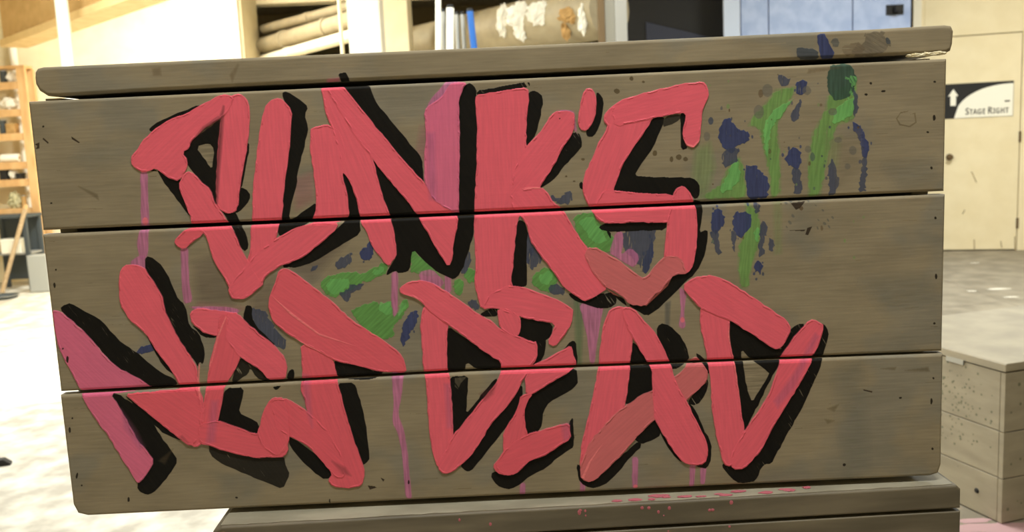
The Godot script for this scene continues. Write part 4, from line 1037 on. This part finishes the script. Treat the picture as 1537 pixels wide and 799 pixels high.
func background():
	# white column with the cream pier behind it
	var a := at_z(522, 40, -6.0)
	var b := at_z(571, 40, -6.0)
	var t := thing("square_column", Vector3((a.x + b.x) / 2, 0, -6.13), "bright white square column in front of the pipes", "column")
	put(box(b.x - a.x, CEIL, b.x - a.x, 0.008), "shaft", M.wall_white, t)
	put(box(b.x - a.x + 0.05, 0.12, b.x - a.x + 0.05, 0.008), "plinth", M.wall_white, t)
	a = at_z(560, 40, -7.2)
	b = at_z(613, 40, -7.2)
	t = thing("masonry_pier", Vector3((a.x + b.x) / 2, 0, -7.4), "cream painted pier beside the white column", "column")
	put(box(b.x - a.x, CEIL, 0.4, 0.008), "shaft", M.wall, t)
	put(box(b.x - a.x + 0.04, 0.10, 0.44, 0.006), "plinth", M.wall, t)
	# pipes in the bay on the left of the column
	pipe_run("steam_pipe", Vector2(396, 90), -9.2, Vector2(540, 50), 0.055, M.pipe_cream, "cream pipe lowest in the bay left of the white column", "pipe", [0.3])
	pipe_run("wrapped_pipe", Vector2(396, 68), -9.25, Vector2(540, 27), 0.085, M.pipe_tan, "thick tan lagged pipe in the bay left of white column", "pipe", [0.25, 0.7])
	pipe_run("branch_pipe", Vector2(396, 44), -9.3, Vector2(540, 6), 0.05, M.pipe_tan, "thin tan pipe above the lagged pipe beside the column", "pipe", [0.5])
	var dp := at_z(511, 30, -7.3)
	t = thing("pipe_hanger", Vector3(dp.x, 0, dp.z), "upright cream hanger rod crossing the pipes beside the white column", "pipe")
	put(tube(PackedVector3Array([Vector3(0, 1.9, 0), Vector3(0, CEIL, 0)]), 0.017, 10), "rod", M.pipe_cream, t)
	put(tube(PackedVector3Array([Vector3(0, 1.88, 0), Vector3(0, 1.93, 0)]), 0.03, 10), "nut", M.steel, t)
	# large insulated duct right of the pier, with torn wrap
	t = pipe_run("insulated_duct", Vector2(600, 78), -8.6, Vector2(915, 14), 0.22, M.pipe_tan, "large insulated duct with torn white paper wrap", "duct", [])
	var s0 := t.position
	var s1 := at_height(915, 14, s0.y)
	for w in [[745, 10, 766, 52, "wrap"], [762, 6, 802, 42, "wrap"], [792, 4, 832, 36, "wrap"], [772, 32, 792, 60, "wrap"], [868, 8, 882, 48, "wrap"], [838, 12, 876, 34, "cardboard"], [843, 30, 857, 58, "cardboard"]]:
		var dr := ray(Vector2((w[0] + w[2]) / 2.0, (w[1] + w[3]) / 2.0))
		var k := 5.0
		while k < 11.0:                              # first point of the sight line on the duct's skin
			var q := CAM + dr * k
			if Geometry3D.get_closest_point_to_segment(q, s0, s1).distance_to(q) < 0.225:
				break
			k += 0.01
		var q := CAM + dr * k
		var hw: float = (w[2] - w[0]) / 2.0 / FX * k
		var hh: float = (w[3] - w[1]) / 2.0 / FX * k
		put(lump(hw, hh, 0.03, 0.55, int(w[0]), false), "torn_wrap" if w[4] == "wrap" else "brown_backing", M[w[4]], t, q - s0 - Vector3(0, hh, 0))
	# tubes leaning upright in front of the duct
	for k in [[653.5, 662, -20, 0, "pvc", "white plastic pole closest to the cream pier"], [670, 681.5, 12, 0, "pvc", "white plastic pole between the grey tubes"], [661.5, 670, 18, 2, "steel", "narrow grey metal tube between two white poles"], [683, 690, 22, 3, "steel", "dark tipped grey metal tube next to white pole"], [692, 699, 22, 4, "steel", "grey metal tube next to the blue pole"], [703.5, 713.5, 17, 8, "blue", "blue pole leaning beside the grey tubes"]]:
		var z := -5.36 if k[4] == "steel" else -5.2
		var top := at_z((k[0] + k[1]) / 2.0 - k[3] * 0.4, k[2], z)
		var low := at_z((k[0] + k[1]) / 2.0 + k[3] * 0.4, 74, z)
		var dir := (low - top) / (top.y - low.y)
		var foot := top + dir * top.y
		var r: float = at_z(k[1], 40, z).distance_to(at_z(k[0], 40, z)) / 2
		var o := thing("blue_pole" if k[4] == "blue" else ("plastic_pole" if k[4] == "pvc" else "metal_tube"), foot, k[5], "pole")
		var tb := put(tube(PackedVector3Array([Vector3(0, r * 0.3, 0), top - foot]), r, 16), "tube", M[k[4]], o)
		if k[2] > 0:
			put(tube(PackedVector3Array([top - foot - Vector3(0, 0.008, 0), top - foot + Vector3(0, 0.02, 0)]), r * 0.86, 12), "end_plug", M.black, tb)
	# dark steel post and cupboard, then the pale blue panels
	a = at_z(899, 40, -5.2)
	b = at_z(941, 40, -5.2)
	t = thing("steel_post", Vector3((a.x + b.x) / 2, 0, -5.25), "grey steel post beside the black cupboard", "post")
	var pw := b.x - a.x
	put(box(pw * 0.42, CEIL, 0.09, 0.004), "flange", M.steel_dull, t, Vector3(pw * 0.29, 0, 0.03))
	put(box(pw * 0.36, CEIL, 0.09, 0.004), "web", M.grey, t, Vector3(-pw * 0.1, 0, 0))
	put(box(pw * 0.22, CEIL, 0.09, 0.004), "edge_strip", M.brown, t, Vector3(-pw * 0.39, 0, 0.01))
	a = at_z(940, 40, -7.9)
	b = at_z(1086, 40, -7.9)
	var cw := b.x - a.x
	t = thing("black_cupboard", Vector3((a.x + b.x) / 2, 0, -8.1), "tall black cupboard with a navy panel beside pale blue panels", "cupboard")
	put(box(cw, 2.75, 0.4, 0.008), "carcase", M.black, t)
	var dp2 := put(slab(PackedVector2Array([Vector2(-cw * 0.30, 0.1), Vector2(cw * 0.46, 0.1), Vector2(cw * 0.46, 2.16), Vector2(-cw * 0.30, 2.36)]), 0.2, 0.215, 0.004), "door_panel", M.navy, t)
	put(box(0.02, 0.16, 0.025, 0.004), "handle", M.steel, dp2, Vector3(-cw * 0.2, 1.1, 0.225))
	var xs := [1086.0, 1112.0, 1154.0, 1280.0, 1368.0]
	for i in 4:
		a = at_z(xs[i] + 0.8, 40, -7.6)
		b = at_z(xs[i + 1] - 0.8, 40, -7.6)
		t = thing("wall_panel", Vector3((a.x + b.x) / 2, 0, -7.62), ["narrow pale blue panel beside the black cupboard", "pale blue panel second from the black cupboard", "wide pale blue panel between two seams", "pale blue panel next to the cream corner trim"][i], "panel", 0.0, "pale blue panels")
		put(box(b.x - a.x, 2.9, 0.035, 0.004), "sheet", M.white_blue if i == 0 else M.pale_blue, t)
		put(box(0.04, 0.06, 0.012, 0.002), "clip", M.steel, t, Vector3(0, 1.2, 0.024))
	var hb := at_z(1346, 16, -7.55)
	t = thing("black_bracket", Vector3(hb.x, hb.y, -7.6025), "small black bracket high on a pale blue panel", "bracket")
	put(box(0.16, 0.09, 0.02, 0.004), "plate", M.black, t, Vector3(0, -0.03, 0.011))
	put(box(0.05, 0.05, 0.08, 0.004), "arm", M.black, t, Vector3(0, -0.01, 0.06))

func left_corner():
	# standing pipes, and a boxed soffit whose shade is painted in as tan
	for k in [[15.0, 0.04, "slim cream standing pipe above the wooden shelves"], [96.0, 0.05, "white standing pipe between the shelves and bright wall"]]:
		var p := at_z(k[0], 40, -8.64 if k[0] < 50 else -6.3)
		var t := thing("standing_pipe", Vector3(p.x, 0, p.z), k[2], "pipe")
		put(tube(PackedVector3Array([Vector3(0, 0, 0), Vector3(0, CEIL, 0)]), k[1], 16), "pipe", M.white_paint if k[0] > 50 else M.wall_white, t)
		put(tube(PackedVector3Array([Vector3(0, 2.9, 0), Vector3(0, 3.0, 0)]), k[1] * 1.2, 16), "coupling", M.steel, t)
	var a := at_z(20, 72, -8.3)
	var b := at_height(190, 12, a.y)
	var d := b - a
	var t := thing("shaded_soffit", a, "boxed soffit under the ceiling above the shelves, its shade painted as tan", "beam", atan2(-d.z, d.x))
	var l := Vector2(d.x, d.z).length()
	put(slab(PackedVector2Array([Vector2(0.03, 0), Vector2(l + 0.6, 0), Vector2(l + 0.6, 0.07), Vector2(0.03, 0.07)]), -0.13, 0.13, 0.006), "lower_board", M.beam_light, t)
	put(slab(PackedVector2Array([Vector2(0.03, 0.07), Vector2(l + 0.6, 0.07), Vector2(l + 0.6, 0.75), Vector2(0.03, 0.75)]), -0.09, 0.09, 0.006), "upper_board", M.beam, t)
	# wooden shelf rack
	var r0 := at_z(29, 105, -8.45)
	var r1 := at_z(44, 105, -8.45)
	var rack_r := r1.x
	t = thing("wooden_shelf_rack", Vector3(rack_r - 0.6, 0, -8.5), "orange pine shelf rack crowded with supplies against the cream wall", "shelf")
	var top: float = at_z(20, 103, -8.4).y
	for x in [0.6 - 0.045, -0.6 + 0.045]:
		for z in [0.13, -0.04]:
			put(box(0.09, top, 0.04, 0.004), "upright", M.wood, t, Vector3(x, 0, z))
	var shelf_y := []
	for py in [128.0, 169.0, 205.0, 248.0, 274.0, 318.0]:
		shelf_y.append(at_z(15, py, -8.4).y)
	put(box(1.18, 0.03, 0.16, 0.003), "shelf_board", M.wood, t, Vector3(0, top, 0.045))
	for i in shelf_y.size():
		var sb := put(box(1.01, 0.03, 0.14, 0.003), "shelf_board", M.wood, t, Vector3(0, shelf_y[i], 0.05))
		put(box(1.01, 0.075, 0.02, 0.003), "front_lip", M.wood, sb, Vector3(0, -0.045, 0.08))
	# supplies on the shelves: [pixel x range, shelf, height, kind, material, label]
	var sup := [
		[3, 13, 0, 0.12, "tin", "slate", "dark paint tin on the uppermost shelf of the pine rack"],
		[14, 24, 0, 0.10, "lump", "wrap", "white rag bundle on the uppermost shelf of pine rack"],
		[3, 28, 1, 0.125, "lump", "wrap", "large white cloth bundle on the second shelf of pine rack"],
		[2, 12, 2, 0.14, "tin", "slate", "dark grey tin on the third shelf of the pine rack"],
		[14, 27, 2, 0.10, "box", "cardboard", "small cardboard box on the third shelf of the pine rack"],
		[3, 29, 3, 0.085, "roll", "white_paint", "white paper roll lying on the fourth shelf of pine rack"],
		[3, 14, 4, 0.10, "box", "black", "black tool box on the fifth shelf of the pine rack"],
		[15, 26, 4, 0.10, "lump", "wrap", "white crumpled bag on the fifth shelf of the pine rack"],
		[27, 34, 4, 0.06, "box", "black", "small black case beside the white crumpled bag on rack"],
		[12, 32, 5, 0.17, "lump", "sage", "sage green sack slumped on the lowest shelf of pine rack"],
		[32, 39, 5, 0.13, "tin", "cardboard", "tan tin beside the sage green sack on the rack"]]
	for s in sup:
		var sy: float = shelf_y[s[2]] + 0.03
		var p0 := at_z(s[0], 200, -8.43)
		var p1 := at_z(s[1], 200, -8.43)
		var shift := at_height(s[0], 200, p0.y).x - p0.x
		# shelves higher up sit further left in the picture frame's lean, so place by the rack's own side
		var lean: float = (at_z((s[0] + s[1]) / 2.0, [140, 175, 210, 240, 265, 300][s[2]], -8.43)).x
		var w := p1.x - p0.x
		var o := thing(["supply_box", "paint_tin", "cloth_bundle", "paper_roll"][["box", "tin", "lump", "roll"].find(s[4])], Vector3(lean + shift, sy, -8.435), s[6], {"box": "box", "tin": "tin", "lump": "bundle", "roll": "roll"}[s[4]])
		match s[4]:
			"box":
				put(box(w, s[3], 0.10, 0.003), "case", M[s[5]], o)
				put(box(w + 0.004, 0.02, 0.104, 0.002), "lid", M[s[5]], o, Vector3(0, s[3] - 0.018, 0))
			"tin":
				put(lathe([Vector2(0, 0), Vector2(w / 2, 0), Vector2(w / 2, s[3]), Vector2(w * 0.42, s[3]), Vector2(0, s[3] - 0.006)], 20), "can", M[s[5]], o)
				put(lathe([Vector2(w * 0.47, s[3] - 0.004), Vector2(w * 0.53, s[3] - 0.004), Vector2(w * 0.53, s[3] + 0.004), Vector2(w * 0.47, s[3] + 0.004)], 20), "rim", M.steel, o)
			"lump":
				put(lump(w / 2, s[3] / 2, 0.06, 0.45, int(s[0]) * 7 + s[2]), "cloth", M[s[5]], o)
			"roll":
				put(tube(PackedVector3Array([Vector3(-w / 2, s[3] / 2, 0), Vector3(w / 2, s[3] / 2, 0)]), s[3] / 2, 18), "paper", M[s[5]], o)
				put(tube(PackedVector3Array([Vector3(w / 2 - 0.002, s[3] / 2, 0), Vector3(w / 2 + 0.004, s[3] / 2, 0)]), s[3] * 0.18, 12), "core", M.cardboard, o)
	# the dark work bench under the rack and what lies on and by it
	var by: float = at_z(30, 322, -8.1).y
	var bl := at_z(-20, 320, -8.1)
	var brr := at_z(47, 320, -8.1)
	t = thing("metal_work_bench", Vector3((bl.x + brr.x) / 2, 0, -8.15), "slate grey metal work bench in front of the pine shelf rack", "bench")
	var bw := brr.x - bl.x
	put(box(bw, 0.03, 0.34, 0.004), "bench_top", M.slate, t, Vector3(0, by - 0.03, 0))
	for x in [-bw / 2 + 0.03, bw / 2 - 0.03]:
		for z in [-0.14, 0.14]:
			put(box(0.04, by - 0.03, 0.04, 0.003), "leg", M.slate, t, Vector3(x, 0, z))
	put(box(bw - 0.06, by - 0.12, 0.02, 0.003), "back_panel", M.slate, t, Vector3(0, 0.08, -0.15))
	put(box(bw - 0.05, 0.02, 0.28, 0.003), "lower_shelf", M.steel_dull, t, Vector3(0, 0.36, 0))
	var w0 := at_z(4, 345, -8.0)
	t = thing("white_carton", Vector3(w0.x + 0.06, 0.38, -8.08), "white carton on the lower shelf of the slate work bench", "box")
	put(box(0.20, 0.14, 0.16, 0.004), "carton", M.white_paint, t)
	put(box(0.206, 0.03, 0.166, 0.003), "flap", M.white_paint, t, Vector3(0, 0.115, 0))
	var s0 := at_z(38, 318, -7.95)
	var s1 := at_z(22, 396, -7.95)
	t = thing("wooden_batten", Vector3(s1.x, 0, -7.85), "thin wooden batten leaning on the slate work bench", "batten")
	var base_pt := Vector3(s1.x - (s0.x - s1.x) * (s1.y / (s0.y - s1.y)), 0.012, -7.83)
	put(tube(PackedVector3Array([base_pt - t.position, Vector3(s0.x, s0.y + 0.03, -7.955) - t.position]), 0.022, 8), "shaft", M.cloth, t)
	put(tube(PackedVector3Array([Vector3(s0.x, s0.y + 0.03, -7.955) - t.position, Vector3(s0.x + 0.008, s0.y + 0.07, -7.96) - t.position]), 0.023, 8), "tip", M.wood, t)
	var c0 := at_height(20, 428, 0.0)
	t = thing("canvas_roll", Vector3(c0.x, 0, -7.86), "tan canvas roll on the floor before the slate work bench", "roll")
	put(tube(PackedVector3Array([Vector3(-0.5, 0.10, 0), Vector3(-0.2, 0.105, 0.01), Vector3(0.12, 0.10, 0)]), 0.10, 18, [0.10, 0.105, 0.095]), "canvas", M.cloth, t)
	put(tube(PackedVector3Array([Vector3(0.119, 0.10, 0), Vector3(0.126, 0.10, 0)]), 0.045, 14), "hollow_core", M.black, t)
	t = thing("folded_drop_cloth", Vector3(c0.x - 0.12, 0, -7.62), "rumpled sage drop cloth on the floor beside the canvas roll", "cloth")
	put(lump(0.17, 0.035, 0.08, 0.5, 44), "cloth", M.sage, t)
	var g0 := at_height(46, 440, 0.0)
	var g1 := at_height(77, 438, 0.0)
	var gh: float = at_z(50, 384, g0.z).y
	t = thing("grey_foam_block", Vector3((g0.x + g1.x) / 2, 0, g0.z - 0.08), "plain pale grey block standing on the floor beside the slate work bench", "block")
	put(box(g1.x - g0.x, gh, 0.16, 0.006), "block", M.grey_pale, t)
	put(box((g1.x - g0.x) * 1.005, 0.012, 0.163, 0.002), "base_strip", M.grey, t, Vector3(0, 0.002, 0))
	var ds := at_height(13, 448, 0.0)
	t = thing("steel_dish", Vector3(ds.x - 0.05, 0, ds.z), "dark shallow dish lying on the floor near the drop cloth", "dish")
	put(lathe([Vector2(0, 0.004), Vector2(0.10, 0.004), Vector2(0.13, 0.03), Vector2(0.137, 0.03), Vector2(0.105, 0.0), Vector2(0, 0.0)], 22), "bowl", M.slate, t)
	put(lathe([Vector2(0.128, 0.028), Vector2(0.14, 0.028), Vector2(0.14, 0.034), Vector2(0.128, 0.034)], 22), "rim", M.steel, t)
	var sh := at_height(6, 699, 0.0)
	t = thing("rubber_doorstop", Vector3(sh.x - 0.03, 0, sh.z), "black rubber wedge lying on the pale floor", "doorstop", 0.3)
	put(slab(PackedVector2Array([Vector2(-0.07, 0), Vector2(0.055, 0), Vector2(0.055, 0.008), Vector2(0.03, 0.028), Vector2(-0.07, 0.026)]), -0.02, 0.02, 0.003), "wedge", M.black, t)
	put(box(0.05, 0.004, 0.03, 0.001), "ribbed_top", M.slate, t, Vector3(-0.03, 0.0265, 0))
	# switch plate beside the rack
	var sw := at_z(49, 111, -8.69)
	t = thing("wall_conduit", Vector3(sw.x, sw.y, -8.697), "short pair of pale conduits on the cream wall behind the rack", "conduit")
	for k in [0.0, -0.05]:
		put(tube(PackedVector3Array([Vector3(-0.1, k, 0.012), Vector3(0.14, k, 0.012)]), 0.011, 10), "conduit", M.grey_pale, t)
	put(box(0.03, 0.10, 0.02, 0.002), "strap", M.steel, t, Vector3(0.02, -0.075, 0.012))

func ceiling_light(x: float, z: float, turn: float, energy: float, label: String):
	var t := thing("ceiling_light", Vector3(x, CEIL, z), label, "light", turn, "fluorescent ceiling lights")
	var hs := put(box(1.28, 0.07, 0.34, 0.006), "housing", M.white_paint, t, Vector3(0, -0.07, 0))
	for k in [-0.09, 0.09]:
		put(tube(PackedVector3Array([Vector3(-0.59, -0.02, k), Vector3(0.59, -0.02, k)]), 0.013, 12), "fluorescent_tube", M.glow, hs)
	var a := AreaLight3D.new()
	a.name = "tube_light"
	a.area_size = Vector2(1.2, 0.28)
	a.area_normalize_energy = true
	a.light_color = Color(0.985, 1.0, 0.975)
	a.light_energy = energy
	a.area_range = 25.0
	a.area_attenuation = 2.0
	a.shadow_enabled = true
	a.position = Vector3(0, -0.11, 0)
	a.rotation.x = -PI / 2
	t.add_child(a, true)

func _ready():
	# camera
	cam_basis = Basis.from_euler(Vector3(deg_to_rad(PITCH), deg_to_rad(YAW), deg_to_rad(ROLL)))
	var cam := Camera3D.new()
	cam.name = "camera"
	cam.transform = Transform3D(cam_basis, CAM)
	cam.fov = rad_to_deg(2.0 * atan(399.5 / FX))
	cam.near = 0.05
	cam.far = 60.0
	var at := CameraAttributesPhysical.new()
	at.frustum_focal_length = 12.0 * FX / 399.5
	at.frustum_focus_distance = 1.07
	at.exposure_aperture = 11.0
	cam.attributes = at
	add_child(cam)
	cam.current = true
	# environment: a closed room, nothing but its lamps
	var env := Environment.new()
	env.background_mode = Environment.BG_COLOR
	env.background_color = Color(0, 0, 0)
	env.tonemap_mode = Environment.TONE_MAPPER_LINEAR
	env.tonemap_exposure = 1.17
	env.sdfgi_enabled = true
	env.ssao_enabled = true
	env.ssil_enabled = true
	var we := WorldEnvironment.new()
	we.name = "environment"
	we.environment = env
	add_child(we)
	# lamps: rows of fluorescents, most of them behind the chest
	make_materials()
	M.glow = plain(Color8(255, 250, 235), 0.4)
	M.glow.emission_enabled = true
	M.glow.emission = Color(1.0, 0.93, 0.8)
	M.glow.emission_energy_multiplier = 3.0
	M.drip = plain(Color(0.70, 0.37, 0.42), 0.5)
	M.fleck = plain(Color(0.43, 0.43, 0.35), 0.6)
	M.stain = plain(Color(0.74, 0.60, 0.62), 0.6)
	M.floor_worn = patchy(Color8(160, 154, 144), Color8(206, 201, 191), 0.9, 0.6, Vector3.ONE, 5, 9)
	M.scuff = plain(Color(0.55, 0.47, 0.33), 0.8)
	M.ink_grey = plain(Color(0.24, 0.22, 0.20), 0.6)
	M.steel_dull = plain(Color8(150, 148, 142), 0.6)
	M.grey_pale = plain(Color8(166, 166, 160), 0.8)
	M.white_blue = plain(Color8(196, 208, 232), 0.5)
	M.cardboard = patchy(Color8(170, 132, 78), Color8(190, 152, 96), 2.0, 0.85, Vector3.ONE, 3, 23)
	M.beam = patchy(Color8(196, 160, 104), Color8(210, 174, 120), 1.0, 0.7, Vector3.ONE, 3, 24)  # tan kept darker to paint in the shade on the soffit
	M.beam_light = patchy(Color8(222, 190, 134), Color8(232, 202, 148), 1.0, 0.7, Vector3.ONE, 3, 25)
	ceiling_light(-3.0, -7.0, 0.0, 17.0, "fluorescent ceiling light over the shelf corner")
	ceiling_light(-3.0, -4.2, 0.0, 18.0, "fluorescent ceiling light over the white floor sheets")
	ceiling_light(0.2, 0.75, 0.0, 5.5, "fluorescent ceiling light above the painted chest")
	ceiling_light(0.2, -3.6, 0.0, 11.5, "fluorescent ceiling light over the middle of the workshop")
	ceiling_light(3.8, -5.0, 0.0, 12.0, "fluorescent ceiling light over the door")
	room()
	chest()
	base_crate()
	pale_box()
	background()
	left_corner()
